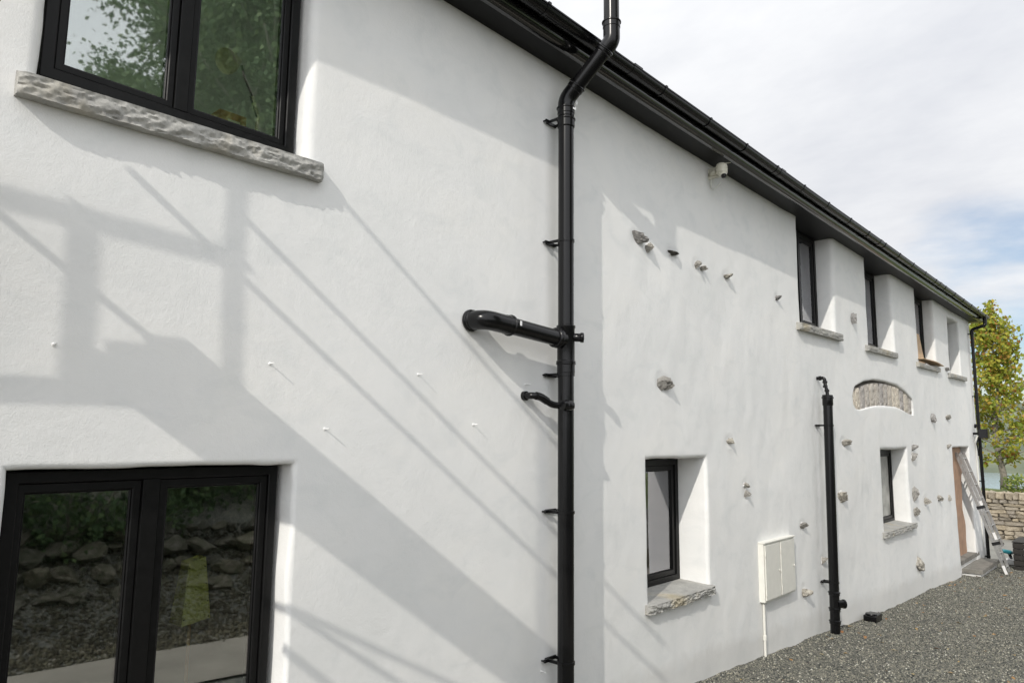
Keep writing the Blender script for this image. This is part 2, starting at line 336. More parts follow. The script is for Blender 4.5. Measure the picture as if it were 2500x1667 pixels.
V, F = grid(np.linspace(155, 1500, 60), np.linspace(-700, 900, 120), lambda X, Y: -7 + 46 * np.clip((X - 160) / 1100, 0, 1) ** .8 * (1 + .45 * vn(X * .004, Y * .004, 2)) + 3.5 * np.clip((X - 157) / 25, 0, 1))
tag(fast_mesh('far_hills', V, F, mt, smooth=True), kind='structure')

# ---------------------------------------------------------------- gravel chips and leaf litter
def scatter_chips(n, name, mat, size, region, flat=.7, leaf=False):
    ang = RNG.random(n) * 6.283; x, y = region(n); z = gz(x, y) + bank(x, y) + .10 * vn(x * 1.1, y * 1.1, 8) * np.clip((-y - 5) / 2, 0, 1) + .012 * vn(x * 1.5, y * 1.5, 3) + .008 * vn(x * 6, y * 6, 4)
    s = size[0] + (size[1] - size[0]) * RNG.random(n) ** 2
    if leaf:
        base = np.array([[-1, 0, .0], [-.2, -.55, .25], [1, 0, .1], [-.1, .55, .3]]); Fb = np.array([[0, 1, 2], [0, 2, 3]])
    else:
        base = np.array([[1, 0, 0], [-1, 0, 0], [0, 1, 0], [0, -1, 0], [0, 0, 1], [0, 0, -1]], float); Fb = np.array([[0, 2, 4], [2, 1, 4], [1, 3, 4], [3, 0, 4], [2, 0, 5], [1, 2, 5], [3, 1, 5], [0, 3, 5]])
    k = len(base); B = np.repeat(base[None], n, 0) * (1 if leaf else (.55 + .7 * RNG.random((n, k, 1)))); B = B + (RNG.random((n, k, 3)) - .5) * .35
    B[..., 2] *= flat; B *= s[:, None, None]
    c, sn = np.cos(ang)[:, None], np.sin(ang)[:, None]; X = B[..., 0] * c - B[..., 1] * sn; Y = B[..., 0] * sn + B[..., 1] * c
    tx = (RNG.random((n, 1)) - .5) * .9; Z = B[..., 2] + X * tx
    V = np.stack([X + x[:, None], Y + y[:, None], Z + z[:, None] + s[:, None] * .25], -1).reshape(-1, 3)
    F = (Fb[None] + (np.arange(n) * k)[:, None, None]).reshape(-1, 3)
    return fast_mesh(name, V, F, mat)
def reg(n, x0=5.3, x1=19.5):
    x = x0 + (x1 - x0) * RNG.random(n) ** 1.25; lo = -3.15 + .119 * x - .45; y = lo + (-.005 - lo) * RNG.random(n); return x, y
tag(scatter_chips(150000, 'gravel_chips', MAT_CHIP, (.004, .0125), reg), 'loose grey and tan gravel chips along the foot of the white wall', 'gravel', kind='stuff')
tag(scatter_chips(190, 'leaf_litter', MAT_LITTER, (.016, .040), reg, 1, True), 'scattered orange and brown fallen leaves on the gravel', 'fallen leaves', kind='stuff')
rub = lambda n: (-6 + 20 * RNG.random(n), -3.4 - 2.6 * RNG.random(n))
MAT_RUBBLE = island_material('brown_bank_rubble', [(0, (.03, .026, .016)), (.5, (.075, .066, .042)), (.9, (.13, .12, .08)), (1, (.26, .24, .20))], .9)
tag(scatter_chips(90000, 'rubble_spread', MAT_RUBBLE, (.010, .032), rub), 'spread of broken stone along the far edge of the driveway', 'rubble', kind='stuff')

# ---------------------------------------------------------------- house
house = tag(empty('house', (9, 0, -2.3)), 'long white rendered two storey house with black eaves and small deep windows', 'house')
# openings: x0,x1,z0,z1,depth,round
OPEN = dict(UL=(.69, 1.865, 1.36, 2.78, .16, .05), GL=(.72, 1.885, -1.45, -.150, .16, .028), GS=(5.11, 6.135, -1.36, -.185, .34, .035),
            GF=(11.62, 13.13, -1.37, -.155, .30, .05), W1=(8.665, 9.90, 1.38, 2.79, .28, .06), W2=(11.37, 12.72, 1.38, 2.79, .28, .06),
            W3=(14.29, 15.62, 1.38, 2.79, .24, .06), W4=(16.88, 17.93, 1.36, 2.55, .22, .035), DR=(16.53, 18.12, -2.95, -.155, .19, .04))
ARCH_OUT = [(10.49, .47), (10.47, .60), (10.60, .735), (11.05, .835), (11.52, .885), (12.07, .895), (12.70, .875), (13.20, .80), (13.66, .685), (13.70, .52), (13.68, .405), (13.30, .435), (13.12, .468), (12.62, .512), (12.05, .510), (11.57, .492), (11.15, .450), (10.80, .402), (10.60, .405)]
STONES = [(5.02, 1.655, .115, .05, 'l'), (5.17, 1.600, .075, .05, 'l'), (5.58, 1.638, .10, .035, 'd'), (6.05, 1.618, .062, .05, 'l'), (6.15, 1.605, .05, .03, 'l'), (6.70, 1.617, .10, .036, 'l'), (7.94, 1.588, .055, .04, 'l'),
          (5.36, .462, .085, .07, 'l'), (5.44, .44, .05, .05, 'l'), (6.63, -.035, .09, .032, 'l'), (6.945, -.465, .035, .03, 'l'), (6.95, -.56, .04, .045, 'l'), (8.41, -.985, .09, .04, 'l'), (8.39, -1.72, .08, .085, 'l'),
          (9.045, -1.45, .05, .055, 'l'), (10.04, -.049, .15, .05, 'l'), (9.80, -.73, .12, .085, 'l'), (10.64, 1.694, .085, .09, 'l'), (13.41, -2.03, .16, .16, 'l'), (15.0, .385, .16, .11, 'l'), (16.28, .436, .16, .055, 'l'),
          (13.53, -.13, .07, .09, 'l'), (13.48, -.285, .09, .10, 'l'), (13.42, -.88, .10, .15, 'l'), (13.40, -1.18, .08, .08, 'l'), (14.13, -1.05, .12, .08, 'l'), (15.10, -1.062, .09, .07, 'l'), (15.87, -1.1, .04, .07, 'l'), (16.46, 1.41, .10, .04, 'l'), (16.14, -.13, .05, .07, 'l')]
def wall_disp(x, z):
    rough = np.clip((x - 3.4) / 2.5, 0, 1) * .75 + .35
    d = .012 * vn(x * .75, z * .8, 21) + .004 * vn(x * 2.1, z * 1.6, 22) * rough + .0023 * vn(x * 6, z * 3.5, 23) * rough + .0010 * vn(x * 15, z * 9, 24) * rough
    ctr = np.exp(-((z + 2.6) / .9) ** 2) * .02 * np.clip((x - 10) / 4, 0, 1)   # foot of the wall kicks out
    d = d - ctr
    for (sx, sz, w, h, k) in STONES:   # render dished and lipped round each exposed stone
        rr = np.sqrt(((x - sx) / (w * .75 + .02)) ** 2 + ((z - sz) / (h * .75 + .025)) ** 2)
        d = d + np.exp(-rr ** 2 * 1.2) * .012 - np.exp(-((rr - 1.5) / .35) ** 2) * .003
    return d
def lines(a, b, step, pins):
    pins = sorted({a, b, *[p for p in pins if a < p < b]}); out = []
    for p, q in zip(pins, pins[1:]): out += list(np.linspace(p, q, max(1, int(round((q - p) / step))) + 1)[:-1])
    return np.array(out + [b])
arch_rect = (10.34, 13.86, .27, 1.01)
rects = {k: (o[0] - o[5], o[1] + o[5], o[2] - o[5], o[3] + o[5]) for k, o in OPEN.items()}
rects['AR'] = arch_rect
X1 = 19.15; ZB, ZT = -2.95, 2.90
px_ = [v for r in rects.values() for v in r[:2]]; pz_ = [max(ZB, min(ZT, v)) for r in rects.values() for v in r[2:]]
LX = lines(-6.0, X1, .035, px_); LZ = lines(ZB, ZT, .035, pz_)
LX = LX[np.concatenate([[True], np.diff(LX) > 1e-5])]; LZ = LZ[np.concatenate([[True], np.diff(LZ) > 1e-5])]
XX, ZZ = np.meshgrid(LX, LZ, indexing='ij'); nz = len(LZ)
verts = [np.stack([XX, wall_disp(XX, ZZ), ZZ], -1).reshape(-1, 3)]; nv = XX.size
ii, jj = np.meshgrid(np.arange(len(LX) - 1), np.arange(nz - 1), indexing='ij'); mxx = (LX[ii] + LX[ii + 1]) / 2; mzz = (LZ[jj] + LZ[jj + 1]) / 2
keep = np.ones(ii.shape, bool)
for r in rects.values(): keep &= ~((mxx > r[0]) & (mxx < r[1]) & (mzz > r[2]) & (mzz < r[3]))
base = (ii * nz + jj)[keep]; faces = [np.stack([base, base + nz, base + nz + 1, base + 1], -1)]
def loop_of(r):
    i0, i1 = np.argmin(abs(LX - r[0])), np.argmin(abs(LX - r[1])); j0, j1 = np.argmin(abs(LZ - max(ZB, r[2]))), np.argmin(abs(LZ - min(ZT, r[3])))
    return np.array([(i, j0) for i in range(i0, i1)] + [(i1, j) for j in range(j0, j1)] + [(i, j1) for i in range(i1, i0, -1)] + [(i0, j) for j in range(j1, j0, -1)])
def add_ring(prev, P):
    global nv
    verts.append(P); idx = np.arange(nv, nv + len(P)); nv += len(P)
    faces.append(np.stack([prev, np.roll(prev, -1), np.roll(idx, -1), idx], -1)); return idx
for k, (x0, x1, z0, z1, dep, rd) in OPEN.items():
    lp = loop_of(rects[k]); prev = lp[:, 0] * nz + lp[:, 1]; x = LX[lp[:, 0]]; z = LZ[lp[:, 1]]; y0 = wall_disp(x, z)
    cx_, cz_ = (x0 + x1) / 2, (z0 + z1) / 2; hw, hh = (x1 - x0) / 2, (z1 - z0) / 2
    wob = .010 * vn(x * 3.1, z * 3.1, 31) + .004 * vn(x * 9, z * 9, 32)
    steps = [(rd * math.sin(t), rd * (1 - math.cos(t))) for t in np.linspace(0, math.pi / 2, 7)[1:]] + [(rd, rd + (dep - rd) * q) for q in (.2, .45, .7, 1)]
    for a, dy in steps:
        fade = 1 - dy / dep; aw = a + wob * (a / rd) * (.4 + .6 * fade)
        P = np.stack([cx_ + (x - cx_) * (hw + rd - aw) / (hw + rd), y0 * fade + dy, cz_ + (z - cz_) * (hh + rd - aw) / (hh + rd)], -1); prev = add_ring(prev, P)
# arched recess
lp = loop_of(arch_rect); prev = lp[:, 0] * nz + lp[:, 1]; x = LX[lp[:, 0]]; z = LZ[lp[:, 1]]; y0 = wall_disp(x, z)
C0 = np.array([12.08, .66]); poly = np.array(ARCH_OUT)
def ray_poly(dx, dz):
    best = 1.0
    for a, b in zip(poly, np.roll(poly, -1, 0)):
        e = b - a; den = dx * e[1] - dz * e[0]
        if abs(den) < 1e-9: continue
        w = a - C0; t = (w[0] * e[1] - w[1] * e[0]) / den; u = (w[0] * dz - w[1] * dx) / den
        if t > 0 and -1e-6 <= u <= 1 + 1e-6: best = t
    return best
tt = np.array([ray_poly(a - C0[0], b - C0[1]) for a, b in zip(x, z)])
tx, tz = C0[0] + (x - C0[0]) * tt, C0[1] + (z - C0[1]) * tt
for q in (.25, .5, .75, .9):
    Xq, Zq = x + (tx - x) * q, z + (tz - z) * q; prev = add_ring(prev, np.stack([Xq, wall_disp(Xq, Zq), Zq], -1))
for a, dy in [(0, .004), (.006, .014), (.012, .03), (.014, .07)]:
    s_ = 1 - a / .6; Xq, Zq = C0[0] + (tx - C0[0]) * (1 - a * .5), C0[1] + (tz - C0[1]) * (1 - a * 3); prev = add_ring(prev, np.stack([Xq, wall_disp(tx, tz) * .5 + dy, Zq], -1))
wall = fast_mesh('wall', np.concatenate(verts), np.concatenate(faces), MAT_WALL, house, smooth=True)
wall['label'] = 'hand trowelled white render on the long front wall'
# gable return, back and inner shell, so the house is a solid body
gp = [(.02, -3.0), (7, -3.0), (7, 2.85), (3.3, 5.30), (.02, 2.86)]
gv = [(x_, y_, z_) for x_ in (X1 - .05, X1) for y_, z_ in gp]
pydata('gable_wall', gv, [(0, 1, 2, 3, 4), (9, 8, 7, 6, 5)] + [(k, (k + 1) % 5, (k + 1) % 5 + 5, k + 5) for k in range(5)], MAT_WALL, house)
bm = bmesh.new()
def room(x0, x1, y0, y1, z0, z1, skip=()):
    v = [bm.verts.new(p) for p in ((x0, y0, z0), (x1, y0, z0), (x1, y1, z0), (x0, y1, z0), (x0, y0, z1), (x1, y0, z1), (x1, y1, z1), (x0, y1, z1))]
    for k_, f in enumerate(((2, 3, 7, 6), (1, 2, 6, 5), (3, 0, 4, 7), (4, 5, 6, 7), (0, 1, 2, 3))):
        if k_ in skip: continue
        bm.faces.new([v[i] for i in f])
room(-2, 4.2, .17, 4.5, -1.75, .2)
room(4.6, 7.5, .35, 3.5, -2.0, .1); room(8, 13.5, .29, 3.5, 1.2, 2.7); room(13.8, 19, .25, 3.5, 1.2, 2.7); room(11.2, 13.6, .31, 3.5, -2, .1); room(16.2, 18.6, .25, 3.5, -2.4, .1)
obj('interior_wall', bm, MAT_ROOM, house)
bm = bmesh.new(); room(-2, 4.2, .17, 4.2, .35, 2.69, (0,)); obj('interior_wall', bm, simple('white_interior_plaster', (.66, .70, .62), .9), house)   # upstairs room, lit from its rear side
# eaves
bm = bmesh.new(); add_box(bm, -6, X1 - .001, -.20, .27, 2.71, 2.722); obj('soffit', bm, MAT_SOFFIT, house)
bm = bmesh.new(); add_box(bm, X1 + .001, X1 + .22, -.198, .25, 2.70, 2.712); obj('soffit_end', bm, MAT_OLIVE, house)
bm = bmesh.new(); fs = [(-.2005, 2.87), (-.2005, 2.700)] + [(-.200 - .070 * math.sin(a), 2.770 - .072 * math.cos(a)) for a in np.linspace(0, math.pi / 2, 12)] + [(-.2702, 2.87)]
prev = None
for X in (-6, X1 + .24):
    r = [bm.verts.new((X, y, z)) for y, z in fs]
    if prev:
        for k in range(len(fs)): bm.faces.new((prev[k], prev[(k + 1) % len(fs)], r[(k + 1) % len(fs)], r[k]))
    prev = r
auto_smooth(obj('fascia', bm, MAT_FASCIA, house), 30)
# half round gutter
bm = bmesh.new(); GYC, GZC, GR = -.327, 2.817, .052; prev = None; NS = 16
prof = [(GYC + GR * math.cos(a), GZC + GR * math.sin(a)) for a in np.linspace(math.pi, 2 * math.pi, NS)]
prof = [(prof[0][0] - .006, GZC + .006), (prof[0][0] - .006, GZC - .004)] + prof + [(prof[-1][0], GZC + .03)]
inner = [(GYC + (GR - .004) * math.cos(a), GZC + (GR - .004) * math.sin(a)) for a in np.linspace(2 * math.pi, math.pi, NS)]
sec = prof + inner
for X in list(np.linspace(-6, 19.42, 60)):
    sag = .0025 * math.sin(X * 1.3)
    ring = [bm.verts.new((X, y, z + sag)) for y, z in sec]
    if prev:
        for k in range(len(sec)): bm.faces.new((prev[k], prev[(k + 1) % len(sec)], ring[(k + 1) % len(sec)], ring[k]))
    else: bm.faces.new(ring)
    prev = ring
bm.faces.new(prev[:NS + 3])
gut = auto_smooth(obj('gutter', bm, MAT_PVC, house), 40)
bmesh_b = None
def gutter_clip(X, w=.026, r=.0575):
    b = bmesh.new(); n = 14; aa = np.linspace(math.pi * .96, 2 * math.pi, n); vs = []
    for rr in (r, r - .006):
        for x in (X - w / 2, X + w / 2): vs.append([b.verts.new((x, GYC + rr * math.cos(a), GZC + rr * math.sin(a))) for a in aa])
    for k in range(n - 1):
        b.faces.new((vs[0][k], vs[0][k + 1], vs[1][k + 1], vs[1][k])); b.faces.new((vs[2][k], vs[3][k], vs[3][k + 1], vs[2][k + 1]))
        b.faces.new((vs[0][k], vs[2][k], vs[2][k + 1], vs[0][k + 1])); b.faces.new((vs[1][k], vs[1][k + 1], vs[3][k + 1], vs[3][k]))
    add_box(b, X - w / 2, X + w / 2, GYC - r - .006, GYC - r + .010, GZC - .006, GZC + .012)
    return b
for X in [3.37, 4.117, 4.87, 5.65, 6.40, 7.15, 7.91, 8.70, 9.53, 10.31, 11.10, 11.86, 12.67, 13.46, 14.23, 14.98, 15.79, 16.59, 17.38, 18.15, 18.98]:
    obj('gutter_bracket', gutter_clip(X), MAT_PVC, gut)
for X in (4.45, 7.3, 10.9, 14.6): obj('gutter_joint', gutter_clip(X, .11, .0555), MAT_PVC, gut)
lathe_tube('gutter_outlet', (19.12, GYC, GZC - .03), (0, 0, -1), [(0, .042), (.06, .042), (.065, .038), (.14, .038)], MAT_PVC, gut)
# roof with slates
pitch = .72; ry0, rz0 = -.275, 2.905
bm = bmesh.new(); a = [bm.verts.new(p) for p in ((-6, ry0 + .04, rz0 + .0), (19.45, ry0 + .04, rz0 + .0), (19.45, 3.3, rz0 + (3.3 - ry0) * pitch - .03), (-6, 3.3, rz0 + (3.3 - ry0) * pitch - .03), (-6, 7, 2.9), (19.45, 7, 2.9))]
bm.faces.new(a[:4]); bm.faces.new((a[3], a[2], a[5], a[4])); roof = obj('roof', bm, MAT_SLATE, house)
sl = bmesh.new(); w = .30; L0 = .42; n_ = Vector((0, -pitch, 1)).normalized(); u_ = Vector((0, 1, pitch)).normalized()
corners = []
for kx in range(2):
    for ky in range(2):
        for kz in range(2): corners.append(sl.verts.new(Vector(((kx - .5) * (w - .006), 0, 0)) + u_ * (ky * L0) + n_ * (kz * .008 - (.012 if ky else 0))))
for f in [(0, 1, 3, 2), (4, 6, 7, 5), (0, 4, 5, 1), (2, 3, 7, 6), (0, 2, 6, 4), (1, 5, 7, 3)]: sl.faces.new([corners[i] for i in f])
sl_me = bpy.data.meshes.new('slate'); bmesh.ops.recalc_face_normals(sl, faces=sl.faces[:]); sl.to_mesh(sl_me); sl.free(); sl_me.materials.append(MAT_SLATE)
for i in range(66):
    X = 3.0 + w * (i - 1) + .1
    if X < 3.6 or X > 19.4: continue
    o = obj('slate', sl_me, None, roof, loc=(X, ry0 + random.uniform(-.006, .006), rz0 + .01 + random.uniform(-.002, .006)))
V = []; F_ = []
for row in range(1, 14):
    for i in range(90):
        X = -6 + w * i + (.15 if row % 2 else 0)
        if X > 19.4: continue
        o_ = len(V); b = Vector((X, ry0, rz0 + .01)) + u_ * (.2 * row)
        for kx in (0, 1):
            for ky in (0, 1): V.append(b + Vector((kx * (w - .005), 0, 0)) + u_ * (ky * L0) + n_ * (.009 - (.012 if ky else 0)))
        F_.append((o_, o_ + 2, o_ + 3, o_ + 1))
o = pydata('slate_courses', V, F_, MAT_SLATE, roof); o['kind'] = 'stuff'

# ---------------------------------------------------------------- windows
def ring_frame(bm, x0, x1, z0, z1, w, yf, yb, ch=.004):
    """mitred rectangular frame, with a small chamfer on the front edges"""
    def loop(i, y): return [bm.verts.new(p) for p in ((x0 + i, y, z0 + i), (x1 - i, y, z0 + i), (x1 - i, y, z1 - i), (x0 + i, y, z1 - i))]
    Ls = [loop(0, yb), loop(0, yf + ch), loop(ch, yf), loop(w - ch, yf), loop(w, yf + ch), loop(w, yb)]
    for a, b in zip(Ls, Ls[1:] + Ls[:1]):
        for k in range(4): bm.faces.new((a[k], a[(k + 1) % 4], b[(k + 1) % 4], b[k]))
def window(label, x0, x1, z0, z1, Y, lights, fw=.05, sw=.038, pane_mat=None):
    """lights = list of (xa, xb) sash extents"""
    bm = bmesh.new(); ring_frame(bm, x0, x1, z0, z1, fw, Y, Y + .075)
    for (a, b), (c, d) in zip(lights, lights[1:]): add_box(bm, b, c, Y + .0, Y + .075, z0 + fw, z1 - fw, .003)
    win = obj('window', bm, MAT_FRAME, house); win['label'] = label
    for a, b in lights:
        bm = bmesh.new(); ring_frame(bm, a + .0015, b - .0015, z0 + fw + .0015, z1 - fw - .0015, sw, Y + .012, Y + .068)
        ring_frame(bm, a + sw, b - sw, z0 + fw + sw, z1 - fw - sw, .009, Y + .022, Y + .06, .005)
        obj('sash', bm, MAT_FRAME, win)
        box('pane', a + sw + .002, b - sw - .002, Y + .030, Y + .034, z0 + fw + sw + .002, z1 - fw - sw - .002, pane_mat or MAT_GLASS, win)
    return win
def sill(win, x0, x1, yf, yb, zt_front, zt_back, th, tilt=0.0, chip=.010, name='sill', mat=None, seed=0, parent=None, n=None):
    """stone sill: sawn top, split (rock faced) front and ends"""
    n = n or int((x1 - x0) / (.006 if x1 < 7 else .012)); m_ = 14; V = []; F_ = []
    xs_ = np.linspace(x0, x1, n + 1); secn = []
    for k in range(m_ + 1): secn.append(('f', k / m_))                     # front face, top to bottom
    secl = m_ + 1 + 4
    rs = random.Random(seed * 13 + 5); area = (x1 - x0) * th
    chips = [(rs.uniform(x0, x1), rs.uniform(-.1, 1.1), rs.uniform(.2, 1.0) * chip * 1.5, rs.uniform(.022, .055), rs.uniform(.012, .026), rs.uniform(-1.2, 1.6)) for _ in range(int(area / .0007))]
    for i, x in enumerate(xs_):
        near = [c for c in chips if abs(c[0] - x) < c[3] * 1.6]
        e = min(i, n - i) / n * (x1 - x0); endr = max(0, 1 - e / .03) ** 2 * .02
        ztf = zt_front + tilt * (i / n - .5)
        row = [(x, yb, zt_back), (x, (yb + yf) / 2, (zt_back + ztf) / 2)]
        for k in range(m_ + 1):
            t = k / m_; zq = ztf - th * t
            nz_ = noise.noise(Vector((x * 9 + t * 1.5 + seed, t * 1.8, 3.3 + seed))); n2_ = abs(noise.noise(Vector((x * 19 - t * 2 + seed, t * 3.0, 9.1)))) * 1.2; n3_ = noise.noise(Vector((x * 60, t * 8, seed)))
            bulge = math.sin(math.pi * min(1, t * 1.05)) * .006
            cd = max([0] + [c[2] * (1 - (((x - c[0] + (t - c[1]) * th * c[5]) / c[3]) ** 2 + ((t - c[1]) * th / c[4]) ** 2) ** .62) for c in near])
            dy = -bulge + (cd + chip * (.5 * nz_ + .40 * n3_)) * min(1, 5 * t + .15) + endr
            zq += .25 * chip * nz_ if 0 < k < m_ else (.5 * chip * nz_ if k == m_ else 0)
            row.append((x, yf + dy, zq))
        row += [(x, (yf * .3 + yb * .7), ztf - th + .002), (x, yb, ztf - th + .002)]
        V += row
    c = len(row)
    for i in range(n):
        for k in range(c):
            a = i * c + k; b = i * c + (k + 1) % c; F_.append((a, b, b + c, a + c))
    F_.append(tuple(range(c))); F_.append(tuple(range(n * c + c - 1, n * c - 1, -1)))
    o = pydata(name, V, F_, mat or MAT_SILL, parent or win)
    return auto_smooth(o, 38)
wUL = window('upper left window, widest, with the desk lamp behind its right pane', .705, 1.845, 1.418, 2.82, .085, [(.755, 1.235), (1.293, 1.795)], .05, .032)
sill(wUL, .612, 1.945, -.068, .155, 1.362, 1.425, .086, .026, .0115, seed=2)
wGL = window('lower left window reflecting the driveway and stone bank', .735, 1.860, -1.42, -.158, .10, [(.765, 1.232), (1.302, 1.815)], .045, .036)
sill(wGL, .66, 1.94, -.06, .17, -1.40, -1.38, .08, 0, .010, seed=5)
wGS = window('small ground floor window nearest the soil pipe', 5.08, 6.13, -1.31, -.205, .29, [(5.13, 6.07)], .055, .045)
sill(wGS, 5.045, 6.165, -.06, .36, -1.322, -1.300, .070, .0, .014, seed=9)
wGF = window('small ground floor window under the brick arch with dusty film', 11.6, 13.12, -1.33, -.17, .24, [(11.66, 13.06)], .055, .045, MAT_FILM)
sill(wGF, 11.50, 13.28, -.06, .31, -1.345, -1.31, .08, 0, .012, seed=12)
w1 = window('upper window nearest the soil pipe with white reflection', 8.65, 9.86, 1.43, 2.705, .205, [(8.71, 9.22), (9.28, 9.80)], .055, .045)
sill(w1, 8.50, 10.04, -.06, .28, 1.382, 1.42, .085, .02, .009, seed=15)
w2 = window('upper window over the brick arch', 11.37, 12.70, 1.43, 2.705, .235, [(11.42, 12.64)], .055, .045)
sill(w2, 11.16, 12.74, -.06, .28, 1.375, 1.42, .08, .02, .008, seed=18)
w3 = window('third upper window with boarding leaning in it', 14.29, 15.6, 1.43, 2.705, .17, [(14.35, 15.54)], .055, .045)
sill(w3, 14.04, 15.70, -.06, .28, 1.362, 1.42, .08, .02, .004, seed=21)
w4 = window('upper window at the far end of the wall', 16.88, 17.93, 1.42, 2.56, .20, [(16.94, 17.87)], .055, .045)
sill(w4, 16.60, 18.23, -.06, .24, 1.350, 1.41, .08, .02, .008, seed=24)

# relieving arch of bricks
bm = bmesh.new()
bm.faces.new([bm.verts.new((x, .060, z)) for x, z in ARCH_OUT])
arch = obj('brick_arch', bm, MAT_MORTAR, house); arch['label'] = 'exposed weathered brick arch panel in the white render'
lowc = lambda x: np.interp(x, [10.5, 10.83, 11.18, 11.6, 12.09, 12.67, 13.16, 13.45, 13.75], [.398, .405, .458, .496, .514, .516, .470, .440, .402])
upc = lambda x: np.interp(x, [10.45, 10.60, 10.72, 11.19, 11.66, 12.21, 12.86, 13.29, 13.62, 13.77], [.60, .68, .712, .80, .852, .868, .850, .790, .715, .66])
cuts = [10.50]
while cuts[-1] < 13.55: cuts.append(cuts[-1] + random.uniform(.185, .26))
cuts[-1] = 13.68
def brick(xa, xb, lean):
    g = .023; V = []; q = []
    xa += g; xb -= g
    tops = [(xa + lean, upc(xa + lean) - .006), (xb + lean, upc(xb + lean) - .006)]; bots = [(xa, lowc(xa) + .004), (xb, lowc(xb) + .004)]
    na, nb = 3, 8; yb = .058
    for i in range(na + 1):
        for j in range(nb + 1):
            s, t = i / na, j / nb
            x = (bots[0][0] * (1 - s) + bots[1][0] * s) * (1 - t) + (tops[0][0] * (1 - s) + tops[1][0] * s) * t
            z = (bots[0][1] * (1 - s) + bots[1][1] * s) * (1 - t) + (tops[0][1] * (1 - s) + tops[1][1] * s) * t
            ed = i in (0, na) or j in (0, nb)
            y = .010 + .012 * noise.noise(Vector((x * 22, z * 22, 1))) + .006 * noise.noise(Vector((x * 60, z * 60, 4))) + (.014 if ed else 0)
            V.append((x, y, z))
    F_ = [(i * (nb + 1) + j, (i + 1) * (nb + 1) + j, (i + 1) * (nb + 1) + j + 1, i * (nb + 1) + j + 1) for i in range(na) for j in range(nb)]
    border = [i * (nb + 1) for i in range(na + 1)] + [na * (nb + 1) + j for j in range(1, nb + 1)] + [i * (nb + 1) + nb for i in range(na - 1, -1, -1)] + [j for j in range(nb - 1, 0, -1)]
    k0 = len(V); V += [(V[b][0], yb, V[b][2]) for b in border]; n = len(border)
    F_ += [(border[k], border[(k + 1) % n], k0 + (k + 1) % n, k0 + k) for k in range(n)]
    return pydata('brick', V, F_, MAT_BRICK, arch)
for a, b in zip(cuts, cuts[1:]):
    c = (a + b) / 2; brick(a, b, max(-.06, min(.06, (c - 12.1) * .0)) - (.04 if a < 10.8 else 0))

# stones left proud of the render
def rock_mesh(name, seed, sub=3, mat=MAT_STONE, jag=.35):
    b = bmesh.new(); bmesh.ops.create_icosphere(b, subdivisions=sub, radius=1.0)
    for v in b.verts:
        d = v.co.normalized(); s = Vector((seed * 7.1, seed * 3.3, seed))
        k = 1 + jag * 1.2 * noise.noise(d * 1.3 + s) + jag * 1.0 * noise.noise(d * 3.1 + s) + jag * .8 * noise.noise(d * 7 + s)
        c = d * k
        for q in range(5):   # split planes give it facets
            pn = Vector((math.sin(seed * 5 + q * 2.1), math.cos(seed * 3 + q * 1.7), math.sin(seed + q * 2.9))).normalized(); lim = .55 + .1 * math.sin(seed * 9 + q)
            dd = c.dot(pn)
            if dd > lim: c -= pn * (dd - lim) * .85
        v.co = c
    me = bpy.data.meshes.new(name); b.to_mesh(me); b.free(); me.materials.append(mat); return me
rocks = [rock_mesh('stone', s) for s in range(8)]; rock_dark = rock_mesh('stone_dark', 11, mat=MAT_DARKSTONE)
collar_meshes = [rock_mesh('render_lip', 50 + q, 3, MAT_WALL, .45) for q in range(4)]
for i, (x, z, w, h, k) in enumerate(STONES):
    o = obj('stone', rock_dark if k == 'd' else rocks[i % 8], None, house, loc=(x, float(wall_disp(x, z)) - .004, z))
    o.scale = (w * .88, min(.095, .7 * min(w, h) + .045), h * .82); o.rotation_euler = (random.uniform(-.3, .3), random.uniform(-.1, .3), random.uniform(-.3, .3))
    c_ = obj('render_collar', collar_meshes[i % 4], None, o); c_.location = (x - w * .12, float(wall_disp(x, z)) + .004, z + h * .12); c_.matrix_parent_inverse = o.matrix_basis.inverted()
    c_.scale = (w * 1.12 + .012, .016, h * 1.0 + .014); c_.rotation_euler = (0, random.uniform(-.5, .5), 0)
for (x, z) in [(.826, .33), (1.733, .329), (2.651, .341), (2.051, .022), (3.581, .338), (3.759, -1.526), (3.1, .063), (10.95, 2.41), (10.97, 2.12)]:
    y = float(wall_disp(x, z)); bm = bmesh.new(); add_tube(bm, [(x, y - .042, z + .002), (x, y + .02, z)], .0028, 6); add_tube(bm, [(x, y - .004, z), (x, y + .004, z)], [.006, .012], 7)
    obj('nail', bm, MAT_WALL, house)
